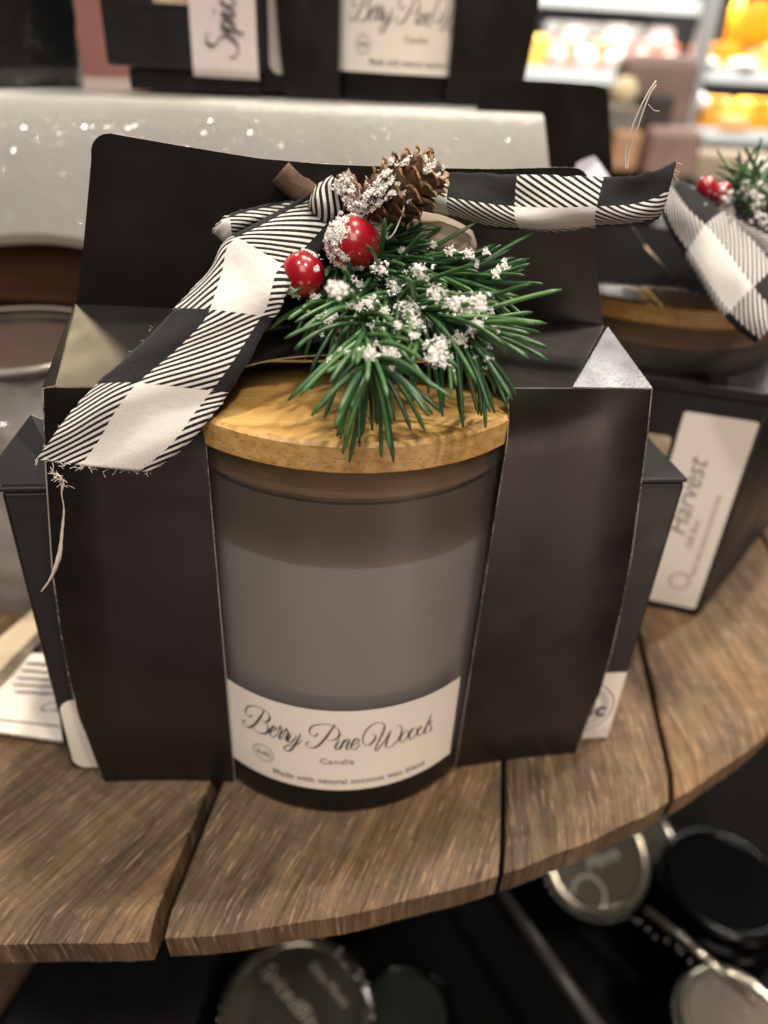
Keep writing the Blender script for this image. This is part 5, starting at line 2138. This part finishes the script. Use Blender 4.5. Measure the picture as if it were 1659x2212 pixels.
good('tray_pack', 1410, 112, 90, 62, (0.52, 0.16, 0.12), 'long dusky red pack behind the small tubs', 'food pack', zb=z1, dd=9)
good('clear_pot', 1235, 80, 60, 85, (0.52, 0.50, 0.47), 'grey clear pot standing behind the coral pack', 'pot', 'wheel', zb=z1, dd=18)
good('clear_pot', 1330, 80, 70, 90, (0.56, 0.54, 0.50), 'larger grey clear pot behind the tall white tub', 'pot', 'wheel', zb=z1, dd=18)
good('clear_pot', 1425, 80, 60, 88, (0.58, 0.55, 0.53), 'grey clear pot in the back row nearest the post', 'pot', 'wheel', zb=z1, dd=18)
good('spot_sign', 1122, 45, 62, 36, (0.72, 0.70, 0.66), 'pale oval disc hanging at the upper left inside the case', 'sign', 'ball', dd=8)
good('cheese_round', 1610, 100, 96, 78, (0.90, 0.36, 0.008), 'big orange wheel stacked on top of the orange blocks', 'cheese', 'wheel', zb=z2 + 5.8, dd=5)
good('cheese_block', 1545, 120, 90, 52, (0.85, 0.34, 0.02), 'orange block under the left of the big wheel', 'cheese', zb=z2)
good('cheese_block', 1640, 120, 90, 55, (0.82, 0.58, 0.18), 'golden block under the right of the big wheel', 'cheese', zb=z2)
for x, l_ in ((1515, 'white wrapped piece leftmost in front of the orange blocks'), (1600, 'white wrapped piece under the big orange wheel')):
    good('wrapped_piece', x, 145, 70, 28, (0.9, 0.88, 0.85), l_, 'food pack', 'ball', zb=z2, dd=1.5)
good('cheese_round', 1530, 250, 84, 60, (0.84, 0.38, 0.05), 'tan and orange round on the lower right shelf, left one', 'cheese', 'wheel', zb=z3)
good('cheese_round', 1625, 250, 84, 62, (0.86, 0.36, 0.02), 'orange round on the lower right shelf, right one', 'cheese', 'wheel', zb=z3)
good('cheese_block', 1575, 265, 60, 30, (0.85, 0.45, 0.20), 'small peach block between the two lower rounds', 'cheese', zb=z3, dd=2)
good('white_tub', 1500, 222, 60, 40, (0.8, 0.74, 0.66), 'cream tub at the left end of the lower right shelf', 'tub', 'ball', dd=3)
# cardboard shippers on a nearer stand
YF_keep = YF
YF = 120.0


def mid(name, x, y, w, h, col, label, cat, kind='box', dd=0):
    return good(name, x, y, w, h, col, label, cat, kind, None, dd, 0.7, 'cartons on the stand before the case')


mid('carton', 1400, 240, 150, 210, (0.23, 0.165, 0.145), 'mauve brown shipping carton standing before the lit case', 'carton', dd=6)
mid('round_tin', 1348, 200, 60, 60, (0.66, 0.56, 0.36), 'pale yellow round tin on front of the mauve carton', 'tin', 'ball', dd=0)
mid('carton', 1412, 240, 66, 64, (0.045, 0.04, 0.038), 'small black carton before the mauve one', 'carton', dd=-1)
mid('carton', 1340, 258, 70, 56, (0.20, 0.18, 0.155), 'grey brown carton left of the small black one', 'carton', dd=-2)
mid('carton', 1345, 325, 60, 80, (0.52, 0.31, 0.18), 'peach coloured carton low behind the loose threads', 'carton', dd=-3)
mid('carton', 1440, 330, 110, 100, (0.30, 0.20, 0.175), 'pinkish brown carton left of the snowy sprig', 'carton', dd=-4)
mid('carton', 1570, 360, 180, 60, (0.40, 0.33, 0.24), 'tan carton behind the snowy sprig', 'carton', dd=-2)
mid('carton', 1650, 385, 110, 70, (0.85, 0.84, 0.80), 'bright white carton behind the snowy sprig', 'carton', dd=-6)
YF = YF_keep
# floor far below and a dark wall far behind
mb = MB(); mb.box((0, 150, -92), (900, 800, 2))
structure(obj('floor', mb, simple('dark_shop_floor', (0.05, 0.042, 0.036), 0.5, 0.4, 0.2, 3)))
